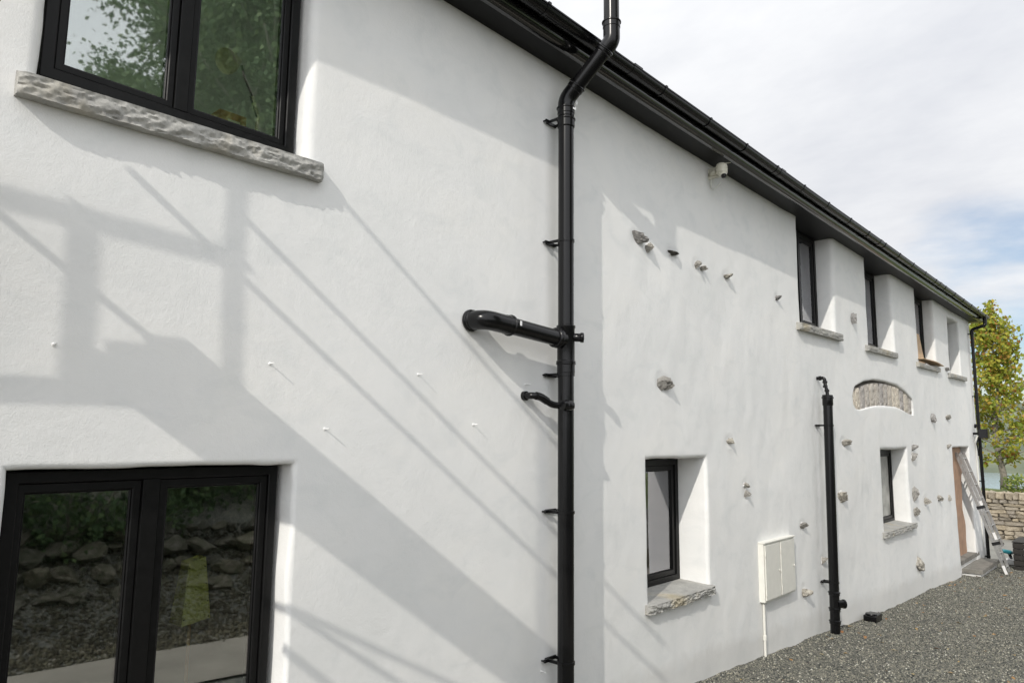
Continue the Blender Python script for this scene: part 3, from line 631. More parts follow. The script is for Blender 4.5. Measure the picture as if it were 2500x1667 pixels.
# ---------------------------------------------------------------- door and steps
bm = bmesh.new(); n = 40; prev = None
for k in range(n + 1):
    t = k / n; z = -2.45 + t * 2.32; xr = 17.98 + .10 * math.sin(t * 9) + .04 * math.sin(t * 23 + 1) - .08 * (1 - t)
    r = [bm.verts.new(p) for p in ((16.55, .150, z), (xr, .135, z), (xr, .145, z), (16.55, .16, z))]
    if prev:
        for q in range(4): bm.faces.new((prev[q], prev[(q + 1) % 4], r[(q + 1) % 4], r[q]))
    prev = r
d = obj('door_boarding', bm, MAT_PLY, house); d['label'] = 'orange brown board sheet covering the doorway'
def slab(name, x0, x1, y0, y1, z0, z1, mat, parent, seed=0, amp=.01):
    bm = bmesh.new(); nx, ny = max(2, int((x1 - x0) / .06)), max(2, int((y1 - y0) / .06)); vs = {}
    def g(x, y, z): return bm.verts.new((x + amp * noise.noise(Vector((x * 6, y * 6, seed + z * 9))), y + amp * noise.noise(Vector((x * 7, y * 5, seed + 5.5 + z * 9))), z + amp * .3 * noise.noise(Vector((x * 5, y * 5, seed + 9)))))
    T = [[g(x0 + (x1 - x0) * i / nx, y0 + (y1 - y0) * j / ny, z1) for j in range(ny + 1)] for i in range(nx + 1)]
    B = [[g(x0 + (x1 - x0) * i / nx, y0 + (y1 - y0) * j / ny, z0) for j in range(ny + 1)] for i in range(nx + 1)]
    for i in range(nx):
        for j in range(ny): bm.faces.new((T[i][j], T[i + 1][j], T[i + 1][j + 1], T[i][j + 1])); bm.faces.new((B[i][j], B[i][j + 1], B[i + 1][j + 1], B[i + 1][j]))
    for i in range(nx): bm.faces.new((B[i][0], B[i + 1][0], T[i + 1][0], T[i][0])); bm.faces.new((T[i][ny], T[i + 1][ny], B[i + 1][ny], B[i][ny]))
    for j in range(ny): bm.faces.new((T[0][j], T[0][j + 1], B[0][j + 1], B[0][j])); bm.faces.new((B[nx][j], B[nx][j + 1], T[nx][j + 1], T[nx][j]))
    return obj(name, bm, mat, parent)
st = tag(empty('door_steps', (17.5, -.15, -2.7)), 'two stone doorsteps below the boarded doorway at the ladder foot', 'steps')
slab('tread', 16.50, 18.38, -.015, .20, -2.43, -2.355, MAT_CONC, st, 1)
slab('tread', 16.68, 18.52, -.34, .02, -2.575, -2.505, MAT_CONC, st, 2, .014)
slab('riser', 16.72, 18.44, -.30, .05, -2.85, -2.574, MAT_WALL, st, 3)
slab('riser', 16.60, 18.30, .01, .20, -2.60, -2.431, MAT_WALL, st, 4)

# ---------------------------------------------------------------- soil pipe
PXC, PYC, PR = 3.842, -.15, .055
sp = tag(empty('soil_pipe', (PXC, PYC, -1.98)), 'tall glossy black soil pipe crossing in front of the gutter, tallest pipe on the wall', 'pipe')
box_z = -2.1
bend0 = Vector((PXC, PYC, 2.40)); bend1 = Vector((3.935, -.485, 2.765)); sdir = (bend1 - bend0).normalized()
tube('pipe', [(PXC, PYC, box_z), (PXC, PYC, 2.26)], PR, MAT_PVC, sp, 32)
tube('slanted_pipe', [bend0 + sdir * .06, bend1 - sdir * .03], PR, MAT_PVC, sp, 32)
tube('upper_pipe', [bend1 + Vector((0, 0, .10)), bend1 + Vector((0, 0, 1.2))], PR, MAT_PVC, sp, 32)
tube('elbow', curve_pts([bend0 - Vector((0, 0, .13)), bend0, bend0 + sdir * .10], .09, 9), PR + .004, MAT_PVC, sp, 32)
tube('elbow', curve_pts([bend1 - sdir * .06, bend1, bend1 + Vector((0, 0, .11))], .06, 9), PR + .004, MAT_PVC, sp, 32)
def collar(p, d, L_=.05, r=PR, parent=sp, name='socket'):
    """push-fit socket with a raised seal bead at each end"""
    e = r * .13
    return lathe_tube(name, p, d, [(0, r + e * .4), (.002, r + e), (.008, r + e * 1.9), (.014, r + e * 1.9), (.019, r + e), (L_ - .008, r + e), (L_, r + .001)], MAT_PVC, parent)
UP = (0, 0, 1)
collar((PXC, PYC, 2.345), (0, 0, -1), .06); collar((PXC, PYC, 2.26), (0, 0, -1), .075); collar(bend0 + sdir * .135, -sdir, .05); collar(bend1 - sdir * .06, -sdir, .04); collar(bend1 + Vector((0, 0, .15)), (0, 0, -1), .06)
# branch tee
TZ = .655
lathe_tube('tee', (PXC, PYC, .49), UP, [(0, PR + .002), (.006, PR + .012), (.016, PR + .012), (.022, PR + .006), (.24, PR + .006), (.25, PR + .011), (.262, PR + .011), (.268, PR + .002)], MAT_PVC, sp, 32)
collar((PXC, PYC, .50), (0, 0, -1), .08)
tube('branch_pipe', [(3.24, -.145, .690), (3.80, -.15, .655)], PR, MAT_PVC, sp, 32)
collar((3.765, -.15, .657), (-1, 0, .06), .05)
collar((3.715 + .0, -.15, .660), (1, 0, -.06), .03)
tube('elbow', curve_pts([(3.05, .03, .703), (3.05, -.145, .700), (3.27, -.145, .688)], .115, 12), PR + .005, MAT_PVC, sp, 32)
lathe_tube('socket', (3.05, -.012, .703), (0, -1, 0), [(0, PR + .006), (.004, PR + .014), (.016, PR + .014), (.022, PR + .007), (.032, PR + .007), (.036, PR + .010), (.042, PR + .005)], MAT_PVC, sp)
collar((3.285, -.145, .687), (-1, 0, .06), .06)
b = Vector((3.865, -.185, .672))
bm = bmesh.new(); rr = add_tube(bm, [b, b + Vector((.040, -.040, 0)), b + Vector((.042, -.042, 0)), b + Vector((.056, -.056, 0)), b + Vector((.057, -.057, 0)), b + Vector((.02, -.02, 0))], [.029, .029, .035, .035, .027, .026], 20, False); bm.faces.new(rr[-1]); obj('open_boss', bm, MAT_PVC, sp)
# small waste
tube('waste_pipe', curve_pts([(3.565, .03, .262), (3.565, -.09, .262), (3.64, -.10, .256), (3.735, -.115, .205), (3.80, -.15, .203)], .04, 6), .0225, MAT_PVC, sp, 20)
lathe_tube('socket', (3.565, -.005, .262), (0, -1, 0), [(0, .024), (.004, .031), (.03, .031), (.034, .024)], MAT_PVC, sp)
lathe_tube('boss', (3.80, -.205, .203), (-1, .18, 0), [(-.03, .03), (.0, .038), (.02, .038), (.026, .033), (.055, .033), (.058, .026)], MAT_PVC, sp)
lathe_tube('boss_strap', (PXC, PYC, .185), UP, [(0, PR + .001), (.002, PR + .006), (.036, PR + .006), (.038, PR + .001)], MAT_PVC, sp)
tube('elbow', curve_pts([(3.59, -.098, .261), (3.64, -.10, .254), (3.69, -.107, .23)], .03, 6), .027, MAT_PVC, sp, 20)
def bracket(px, py, z, r, parent, yw=0):
    b = bmesh.new(); seg = 28; w = .022
    for rr, flip in ((r + .005, 0),):
        rings = [[b.verts.new((px + q * math.cos(a), py + q * math.sin(a), zz)) for a in [2 * math.pi * k / seg for k in range(seg)]] for q, zz in ((r + .001, z - w / 2), (r + .0055, z - w / 2 + .002), (r + .0055, z + w / 2 - .002), (r + .001, z + w / 2))]
        for a_, c_ in zip(rings, rings[1:]):
            for k in range(seg): b.faces.new((a_[k], a_[(k + 1) % seg], c_[(k + 1) % seg], c_[k]))
    # two-arm stand-off reaching back to the wall
    for s in (-1, 1):
        xx = px + s * (r * .80)
        add_box(b, xx - .004, xx + .004, py + r * .3, yw - .012, z - .010, z + .010)
    add_box(b, px - r * 1.0, px + r * 1.0, yw - .013, yw - .002, z - .012, z + .012, .002)
    # lug, with its screw, on the side towards the road
    add_box(b, px - r * 1.52, px - r * .9, yw - .030, yw - .016, z - .011, z + .011, .003)
    add_tube(b, [(px - r * 1.45, yw - .034, z), (px - r * 1.45, yw + .01, z)], .006, 8)
    return obj('bracket', b, MAT_PVC, parent)
for z in (2.255, 1.355, .415, -.505, -1.46): bracket(PXC, PYC, z, PR, sp, float(wall_disp(PXC, z)))
for (x, y, z, w_, h_) in [(3.31, -.2055, .700, .018, .03), (3.86, -.2107, 2.325, .035, .022), (3.893, -.205, 2.38, .02, .028)]:
    box('sticker', x - w_ / 2, x + w_ / 2, y - .004, y - .0025, z - h_ / 2, z + h_ / 2, MAT_WHITE, sp)

# waste stack, second pipe (leans a little)
QY = -.125
def qx(z): return 9.085 - (.44 - z) * .040
s2 = tag(empty('waste_stack', (qx(-2.3), QY, -2.25)), 'short black waste stack rising from the gravel beside the meter box', 'pipe')
qd = Vector((qx(.44) - qx(-2.33), 0, 2.77)).normalized()
tube('pipe', [(qx(-2.33), QY, -2.33), (qx(.44), QY, .44)], .055, MAT_PVC, s2, 28)
lathe_tube('top_cap', (qx(.40), QY, .40), qd, [(0, .056), (.01, .062), (.085, .062), (.09, .070), (.105, .070), (.112, .062), (.13, .062), (.132, .02)], MAT_PVC, s2)
tube('small_pipe', curve_pts([(9.13, .03, .745), (9.13, -.085, .745), (9.13, -.09, .655), (9.09, -.12, .595), (9.09, QY, .50)], .03, 5), .021, MAT_PVC, s2, 16)
for p, d in (((9.13, -.015, .745), (0, -1, 0)), ((9.13, -.088, .71), (0, 0, -1)), ((9.13, -.09, .655), (0, 0, -1)), ((9.09, -.12, .60), (0, 0, -1))): lathe_tube('socket', p, d, [(0, .022), (.003, .028), (.028, .028), (.03, .022)], MAT_PVC, s2)
for z in (.16, -1.68): bracket(qx(z), QY, z, .055, s2, float(wall_disp(qx(z), z)))
for z in (-1.78, -1.96, -2.10): collar((qx(z), QY, z), -qd, .05, .055, s2)
lathe_tube('access_boss', (qx(-1.92), QY - .03, -1.92), (.8, -.6, 0), [(0, .045), (.075, .045), (.078, .052), (.095, .052), (.10, .046), (.103, .02)], MAT_PVC, s2)
# downpipe at the far corner
s3 = tag(empty('downpipe', (18.93, -.085, -2.65)), 'slim dark downpipe at the far corner of the white house', 'downpipe')
tube('swan_neck', curve_pts([(19.12, GYC, 2.70), (19.12, GYC, 2.60), (18.95, -.085, 2.50), (18.95, -.085, 2.36)], .07, 6), .036, MAT_PVC, s3, 18)
tube('pipe', [(18.95, -.085, 2.42), (18.95, -.085, -2.60)], .034, MAT_PVC, s3, 18)
for z in (2.40, .98, -.90, -2.52): bracket(18.95, -.085, z, .034, s3, float(wall_disp(18.95, z)))
collar((18.95, -.085, 2.46), (0, 0, -1), .06, .034, s3); collar((18.95, -.085, -2.50), (0, 0, -1), .06, .034, s3)
# little drain shoe in the gravel
s4 = tag(empty('drain_hopper', (10.35, -.13, -2.33)), 'low black plastic drain hopper in the gravel at the wall foot', 'drain hopper')
bm = bmesh.new(); add_box(bm, 10.22, 10.50, -.22, -.06, -2.42, -2.262, .018); obj('hopper_body', bm, MAT_PVC, s4)
lathe_tube('hopper_cap', (10.30, -.14, -2.262), UP, [(0, .07), (.006, .072), (.018, .066), (.02, .02)], MAT_PVC, s4)

# ---------------------------------------------------------------- meter box
mb = tag(empty('meter_box', (7.6, 0, -1.64)), 'white twin door meter box on the wall between window and waste stack', 'meter box')
x0, x1, z0, z1 = 7.20, 8.00, -1.64, -1.065
bm = bmesh.new(); add_box(bm, x0, x1, -.058, .02, z0, z1, .006); obj('cabinet', bm, MAT_WHITEP, mb)
box('lid_rim', x0 - .006, x1 + .006, -.075, .015, z1 + .001, z1 + .014, MAT_WHITEP, mb, .003)
for a, b in ((x0 + .018, 7.588), (7.612, x1 - .018)):
    bm = bmesh.new(); add_box(bm, a, b, -.070, -.0592, z0 + .02, z1 - .018, .003); dr = obj('door', bm, MAT_WHITEP, mb)
    bm = bmesh.new(); add_tube(bm, [(b - .03, -.072, -1.36), (b - .03, -.080, -1.36)], .011, 12); obj('latch', bm, MAT_WHITEP, dr)
    for z in (z0 + .09, z1 - .10): box('hinge', a - .012, a + .004, -.078, -.0705, z - .022, z + .022, MAT_WHITEP, dr)
tube('conduit', [(7.245, -.022, -1.66), (7.245, -.022, -2.20)], .013, MAT_WHITEP, mb, 12)
lathe_tube('conduit_joint', (7.245, -.022, -1.96), (0, 0, -1), [(0, .014), (.004, .018), (.05, .018), (.054, .014)], MAT_WHITEP, mb)

# ---------------------------------------------------------------- security camera
sc = tag(empty('security_camera', (6.30, -.02, 2.55)), 'small cream dome security camera on the wall just under the eaves', 'security camera')
bm = bmesh.new(); add_box(bm, 6.34, 6.365, -.10, .01, 2.545, 2.655, .008); add_tube(bm, [(6.35, -.01, 2.59), (6.33, -.09, 2.60)], .028, 14); obj('mount', bm, MAT_CAMW, sc)
lathe_tube('housing', (6.30, -.155, 2.66), (-.02, -.04, -1), [(0, .012), (.004, .030), (.014, .047), (.035, .056), (.064, .058), (.068, .055), (.100, .055), (.104, .045)], MAT_CAMW, sc)
bm = bmesh.new(); bmesh.ops.create_uvsphere(bm, u_segments=24, v_segments=14, radius=.043, matrix=Matrix.Translation((6.295, -.168, 2.553)))
for f in bm.faces: f.smooth = True
ball = obj('ball', bm, MAT_CAMW, sc)
dl = Vector((-.28, -.42, -.85)).normalized(); lathe_tube('lens', Vector((6.295, -.168, 2.553)) + dl * .034, dl, [(0, .028), (.010, .026), (.013, .018), (.009, .012)], MAT_BLACK, ball)
tube('antenna', [(6.34, -.13, 2.672), (6.44, -.185, 2.700)], .005, MAT_CAMW, sc, 8)
tube('cable', curve_pts([(6.36, .0, 2.63), (6.33, -.03, 2.56), (6.36, -.012, 2.47), (6.42, -.015, 2.455), (6.44, -.08, 2.52)], .04, 6), .0035, MAT_WHITEP, sc, 8)

# ---------------------------------------------------------------- floodlight box at the far corner
fb = tag(empty('floodlight_box', (18.9, -.1, .03)), 'black box floodlight fixed by the far corner downpipe', 'floodlight')
bm = bmesh.new(); add_box(bm, 18.62, 18.78, -.285, -.125, .045, .245, .006); add_box(bm, 18.60, 18.80, -.30, -.285, .035, .255, .004); obj('lamp_body', bm, MAT_BLACK, fb)
box('wall_arm', 18.66, 18.74, -.125, .01, .12, .17, MAT_PVC, fb, .004)
lathe_tube('sensor', (18.70, -.05, .27), (0, -.3, 1), [(0, .02), (.03, .03), (.08, .03), (.09, .012)], MAT_BLACK, fb)
tube('cable', curve_pts([(18.70, -.10, .10), (18.66, -.04, -.02), (18.80, -.03, -.14), (18.85, -.02, -.4), (18.85, -.02, -2.3)], .08, 6), .011, MAT_WHITEP, fb, 8)
tube('cable', curve_pts([(18.74, -.10, .05), (18.72, -.06, -.06), (18.88, -.05, -.2), (18.90, -.05, -.35)], .06, 6), .014, MAT_BLACK, fb, 8)

# ---------------------------------------------------------------- ladder leaning into the doorway
ld = tag(empty('ladder', (17.7, -.6, -2.7)), 'aluminium extension ladder leaning into the boarded doorway', 'ladder')
foot = Vector((0, -.62, -2.69)); top = Vector((0, .13, -.26)); dirn = (top - foot); LL = dirn.length; dirn.normalize(); nrm_ = Vector((0, -dirn.z, dirn.y)).normalized()
if nrm_.y > 0: nrm_ = -nrm_
def rail(bm, x, a, b, off, w=.022, h=.052):
    A = foot + dirn * a + nrm_ * off; B = foot + dirn * b + nrm_ * off
    vs = []
    for p in (A, B):
        for sx in (-.5, .5):
            for sh in (-.5, .5): vs.append(bm.verts.new(Vector((x + sx * w, 0, 0)) + p + nrm_ * sh * h))
    for f in ((0, 1, 3, 2), (4, 6, 7, 5), (0, 4, 5, 1), (2, 3, 7, 6), (0, 2, 6, 4), (1, 5, 7, 3)): bm.faces.new([vs[i] for i in f])
for off, a, b in ((0, 0, LL), (.064, .55, LL - .03)):
    for x in (17.50, 17.89):
        bm = bmesh.new(); rail(bm, x, a, b, off); obj('rail', bm, MAT_ALU, ld)
    k = a + .16
    while k < b - .05:
        c = foot + dirn * k + nrm_ * off; tube('rung', [(17.50, c.y, c.z), (17.89, c.y, c.z)], .014, MAT_ALU, ld, 10); k += .28
for x in (17.50, 17.89):
    bm = bmesh.new(); rail(bm, x, -.03, .03, 0, .03, .075); obj('foot', bm, MAT_BLACK, ld)
bm = bmesh.new(); rail(bm, 17.487, .05, .22, .0, .004, .05); obj('safety_label', bm, MAT_WHITE, ld)
bm = bmesh.new(); rail(bm, 17.487, .72, .86, .075, .004, .05); obj('safety_label', bm, MAT_WHITE, ld)
bm = bmesh.new(); rail(bm, 17.487, 1.35, 1.50, .075, .004, .05); obj('safety_label', bm, MAT_WHITE, ld)
for a in (.62, 1.35):
    bm = bmesh.new(); rail(bm, 17.50, a, a + .06, .04, .045, .15); obj('guide_bracket', bm, MAT_BLACK, ld)
bm = bmesh.new(); add_tube(bm, [foot + dirn * .62 + Vector((17.89, -.02, 0)), foot + dirn * .60 + Vector((18.06, -.05, 0))], .03, 10); obj('stabiliser_grip', bm, MAT_BLACK, ld)

# ---------------------------------------------------------------- slatted crate and drill
cr = tag(empty('slatted_crate', (18.9, -.9, -2.72)), 'dark slatted timber crate at the right beside the ladder', 'crate')
zb = -2.735
for k in range(5):
    z = zb + .02 + k * .118
    for nm, (a0, a1, b0, b1) in (('slat', (18.50, 18.525, -1.45, -.60)), ('slat', (18.53, 19.45, -.625, -.60)), ('slat', (18.53, 19.45, -1.45, -1.425)), ('slat', (19.455, 19.48, -1.45, -.60))):
        box(nm, a0, a1, b0, b1, z, z + .104, MAT_DARKW, cr, .004)
for x, y in ((18.545, -.645), (19.43, -.645), (18.545, -1.40), (19.43, -1.40)): box('corner_post', x - .018, x + .018, y - .018, y + .018, zb, zb + .60, MAT_DARKW, cr)
box('lid', 18.49, 19.49, -1.46, -.59, zb + .612, zb + .632, MAT_DARKW, cr, .004)
dr = tag(empty('cordless_drill', (19.35, -.42, -2.71)), 'teal cordless drill with white battery standing between ladder and crate', 'drill')
bm = bmesh.new(); add_tube(bm, [(19.22, -.30, -2.40), (19.25, -.325, -2.41), (19.36, -.42, -2.44), (19.42, -.46, -2.455)], [.024, .042, .048, .03], 14); obj('drill_body', bm, MAT_TEAL, dr)
bm = bmesh.new(); add_tube(bm, [(19.34, -.41, -2.44), (19.37, -.44, -2.57)], [.032, .03], 12); obj('handle', bm, MAT_BLACK, dr)
bm = bmesh.new(); add_tube(bm, [(19.22, -.30, -2.40), (19.19, -.275, -2.393)], [.02, .010], 10); obj('chuck', bm, MAT_BLACK, dr)
box('battery', 19.28, 19.46, -.53, -.34, -2.70, -2.575, MAT_WHITE, dr, .02)
# boards in the third window
b1_ = tag(pydata('leaning_board', [(14.33, .13, 1.43), (15.36, .13, 1.43), (15.18, .163, 1.99), (14.33, .163, 1.99), (14.33, .14, 1.43), (15.36, .14, 1.43), (15.18, .168, 1.99), (14.33, .168, 1.99)],
    [(0, 1, 2, 3), (7, 6, 5, 4), (0, 4, 5, 1), (1, 5, 6, 2), (2, 6, 7, 3), (3, 7, 4, 0)], MAT_PLYPALE), 'pinkish plywood board leaning inside the third upper window recess', 'board')
V = []
for i in range(9):
    t = i / 8; x = 14.20 + 1.62 * t; zc = 1.423 + .018 * math.sin(t * 3.1) - .012 * t
    V += [(x, -.105 + .01 * math.sin(i), zc), (x, .10, zc + .01), (x, .10, zc + .021), (x, -.105 + .01 * math.sin(i), zc + .012)]
F_ = [(i * 4 + k, i * 4 + (k + 1) % 4, i * 4 + 4 + (k + 1) % 4, i * 4 + 4 + k) for i in range(8) for k in range(4)] + [(0, 1, 2, 3), (35, 34, 33, 32)]
tag(pydata('warped_board', V, F_, MAT_PLYPALE), 'thin warped plywood offcut lying on the sill of the third upper window', 'board')

# ---------------------------------------------------------------- things behind the glass
dl_ = tag(empty('desk_lamp', (1.78, .40, 1.50)), 'brass desk lamp on a jointed arm behind the upper left window', 'desk lamp')
box('interior_window_board', .70, 1.86, .175, .62, 1.465, 1.50, MAT_WHITE, house)
lathe_tube('lamp_shade', (1.655, .36, 1.975), (-.75, -.35, -.45), [(0, .016), (.012, .022), (.035, .024), (.05, .035), (.075, .058), (.11, .068), (.113, .066), (.08, .052)], MAT_BRASS, dl_)
tube('arm', curve_pts([(1.67, .36, 1.955), (1.70, .38, 1.90), (1.755, .39, 1.82), (1.79, .40, 1.72)], .02, 4), .0055, MAT_BLACK, dl_, 8)
tube('arm', [(1.755, .39, 1.82), (1.80, .40, 1.72), (1.785, .40, 1.51)], .010, MAT_BRASS, dl_, 8)
tube('spring', [(1.735, .375, 1.81), (1.785, .385, 1.71)], .004, MAT_BLACK, dl_, 6)
lathe_tube('base', (1.785, .40, 1.502), UP, [(0, .05), (.012, .05), (.016, .02), (.03, .012)], MAT_BLACK, dl_)
wb = tag(empty('wooden_box', (1.62, .36, 1.50)), 'small orange wooden box on the board beside the desk lamp', 'box')
bm = bmesh.new(); add_box(bm, 1.555, 1.70, .33, .345, 1.502, 1.66); add_box(bm, 1.555, 1.70, .42, .435, 1.502, 1.66); add_box(bm, 1.555, 1.57, .345, .42, 1.502, 1.66); add_box(bm, 1.685, 1.70, .345, .42, 1.502, 1.66); obj('box_side', bm, MAT_WOODB, wb)
box('label_plate', 1.60, 1.665, .3270, .3295, 1.56, 1.62, MAT_BRASS, wb)
fl = tag(empty('floor_lamp', (1.83, .75, -1.74)), 'floor lamp with tapering yellow shade behind the lower left window', 'lamp')
bm = bmesh.new(); rings = []
for z, w_ in ((-.672, .045), (-.985, .075)):
    rings.append([bm.verts.new((1.765 + sx * w_, .75 + sy * w_, z + sx * .012)) for sx, sy in ((-1, -1), (1, -1), (1, 1), (-1, 1))])
for k in range(4): bm.faces.new((rings[0][k], rings[0][(k + 1) % 4], rings[1][(k + 1) % 4], rings[1][k]))
lamp_sh = obj('lamp_shade', bm, MAT_YELLOW, fl)
for t in (.12, .4, .68, .93):
    z = -.672 - .313 * t; w_ = .045 + .03 * t
    for s in (-1, 1): bm = bmesh.new(); add_tube(bm, [(1.765 + s * (w_ - .008), .75 - w_ - .001, z), (1.765 + s * (w_ - .008), .75 - w_ - .004, z)], .003, 6); obj('stud', bm, MAT_BLACK, lamp_sh)
tube('stand', [(1.765, .75, -.70), (1.765, .75, -1.74)], .010, MAT_WOODB, fl, 8)
lathe_tube('stand_base', (1.765, .75, -1.748), UP, [(0, .12), (.015, .12), (.02, .02)], MAT_BLACK, fl)

# ---------------------------------------------------------------- unseen platform left of the frame, shaped to cast the wall shadows
pf = tag(empty('shadow_platform', (-.3, -.8, -1.8)), 'unseen galvanised tube platform just left of the view, shaped to cast the wall shadows', 'shadow caster')
R_ = .0175
def tb(name, a, b, r=R_, mat=MAT_STEEL): return tube(name, [a, b], r, mat, pf, 12)
DZ = 1.08
tb('post', (.09, -.45, DZ), (.09, -.45, 2.75)); tb('post', (-.55, -.45, 1.20), (-.55, -.45, 1.90), .02)
tb('post', (.06, -1.17, -1.85), (.06, -1.17, 2.70), .013); 
for x, y in ((-1.1, -.35), (-.95, -1.55), (.2, -1.58)): tb('post', (x, y, -1.85), (x, y, DZ), .024)
tb('top_rail', (-1.2, -.46, 1.935), (.095, -.46, 1.84), .021)
tb('side_rail', (.09, -.30, 1.77), (.09, -1.65, 1.77), .016); tb('side_rail', (.09, -.46, 2.05), (.09, -1.65, 2.05), .016); tb('side_rail', (.09, -.62, 2.65), (.09, -1.35, 2.65), .015)
tb('side_rail', (-.55, -.25, 1.62), (-.55, -.62, 1.62), .016)
tb('bearer', (-1.3, -.31, .87), (.06, -.31, .87), .022); tb('bearer', (-.3, -.55, .72), (-.3, -1.6, .72), .016); tb('brace', (-.3, -.68, .73), (-.3, -1.35, 1.06), .016); tb('brace', (-.3, -.66, .55), (-.3, -1.2, .30), .02)
tb('bearer', (-1.3, -1.56, .87), (.25, -1.56, .87), .024)
for k in range(3):
    a = -.19 + k * .182
    box('deck_board', a, a + .180, -1.72, (-.325, -.31, -.30)[k], DZ - .045 + k * .012, DZ + k * .012 - .005, MAT_BOARD, pf, .003)

# ---------------------------------------------------------------- dry stone wall beyond
dw = tag(empty('dry_stone_wall', (24.7, 0, -2.8)), 'warm grey dry stone boundary wall beyond the far corner of the house', 'stone wall')
def block_mesh(name, seed, mat, rnd=.2):
    b = bmesh.new(); add_box(b, -.5, .5, -.5, .5, -.5, .5); bmesh.ops.bevel(b, geom=b.edges[:], offset=.13, segments=1, affect='EDGES')
    for v in b.verts: v.co += Vector((noise.noise(v.co * 2 + Vector((seed * 5, 0, 0))), noise.noise(v.co * 2 + Vector((0, seed * 5, 3))), noise.noise(v.co * 2 + Vector((9, 0, seed * 5))))) * rnd
    me = bpy.data.meshes.new(name); b.to_mesh(me); b.free(); me.materials.append(mat); return me
blocks = [block_mesh('walling_stone', s + 1, MAT_DRYSTONE) for s in range(7)]
WX = 24.62
def courses(y0, y1, top):
    out = []; z = 0
    while z < top - .09:
        h = random.uniform(.075, .15); y = y0 - random.uniform(0, .2)
        while y < y1:
            w_ = random.uniform(.14, .38) * (1.25 if h > .11 else 1); out.append((y + w_ / 2, z + h / 2, w_, h)); y += w_
        z += h
    y = y0
    while y < y1:
        w_ = random.uniform(.13, .24); out.append((y + w_ / 2, z + .10, w_, .22 + random.uniform(-.02, .02))); y += w_
    return out
for (y, z, w_, h) in courses(-.95, 1.7, 1.22):
    o = obj('stone', random.choice(blocks), None, dw, loc=(WX + random.uniform(-.025, .02), y, -2.83 + z)); o.scale = (.36, w_ * .98, h * .97); o.rotation_euler = (random.uniform(-.05, .05), random.uniform(-.06, .06), random.choice((0, math.pi)) + random.uniform(-.05, .05))
def joined(name, items, mat, parent, X, Z0, meshes, dx=.36):
    V = []; F_ = []
    for (y, z, w_, h) in items:
        me = random.choice(meshes); o_ = len(V); xo = random.uniform(-.03, .03)
        V += [(X + v.co.x * dx + xo, y + v.co.y * w_ * .97, Z0 + z + v.co.z * h * .97) for v in me.vertices]; F_ += [tuple(i + o_ for i in p.vertices) for p in me.polygons]
    o = pydata(name, V, F_, mat, parent); o['kind'] = 'stuff'; return o
joined('outer_stones', courses(-7.5, -.96, 1.22) + courses(1.72, 6, 1.22), MAT_DRYSTONE, dw, WX, -2.83, blocks)
box('wall_core', WX - .09, WX + .30, -7.4, 6, -3.0, -1.50, MAT_MORTAR, dw)

# ---------------------------------------------------------------- vegetation
def leaves(name, P, size, mat, parent, droop=.3, star=False):
    """many small folded leaf blades at points P"""
    n = len(P); base = np.array([[0, 0, 0], [.5, .42, .10], [1.1, 0, -.08], [.5, -.42, .10]]); Fb = np.array([[0, 1, 2], [0, 2, 3]])
    a = RNG.random(n) * 6.283; b = (RNG.random(n) - .5) * 2.2 - droop; c = RNG.random(n) * 6.283; s = size * (.6 + .7 * RNG.random(n))
    B = np.repeat(base[None], n, 0) * s[:, None, None]
    y = B[..., 1] * np.cos(c)[:, None] - B[..., 2] * np.sin(c)[:, None]; z = B[..., 1] * np.sin(c)[:, None] + B[..., 2] * np.cos(c)[:, None]; x = B[..., 0]
    x2 = x * np.cos(b)[:, None] - z * np.sin(b)[:, None]; z2 = x * np.sin(b)[:, None] + z * np.cos(b)[:, None]
    X = x2 * np.cos(a)[:, None] - y * np.sin(a)[:, None]; Y = x2 * np.sin(a)[:, None] + y * np.cos(a)[:, None]
    V = (np.stack([X, Y, z2], -1) + P[:, None, :]).reshape(-1, 3); F = (Fb[None] + (np.arange(n) * 4)[:, None, None]).reshape(-1, 3)
    return fast_mesh(name, V, F, mat, parent)
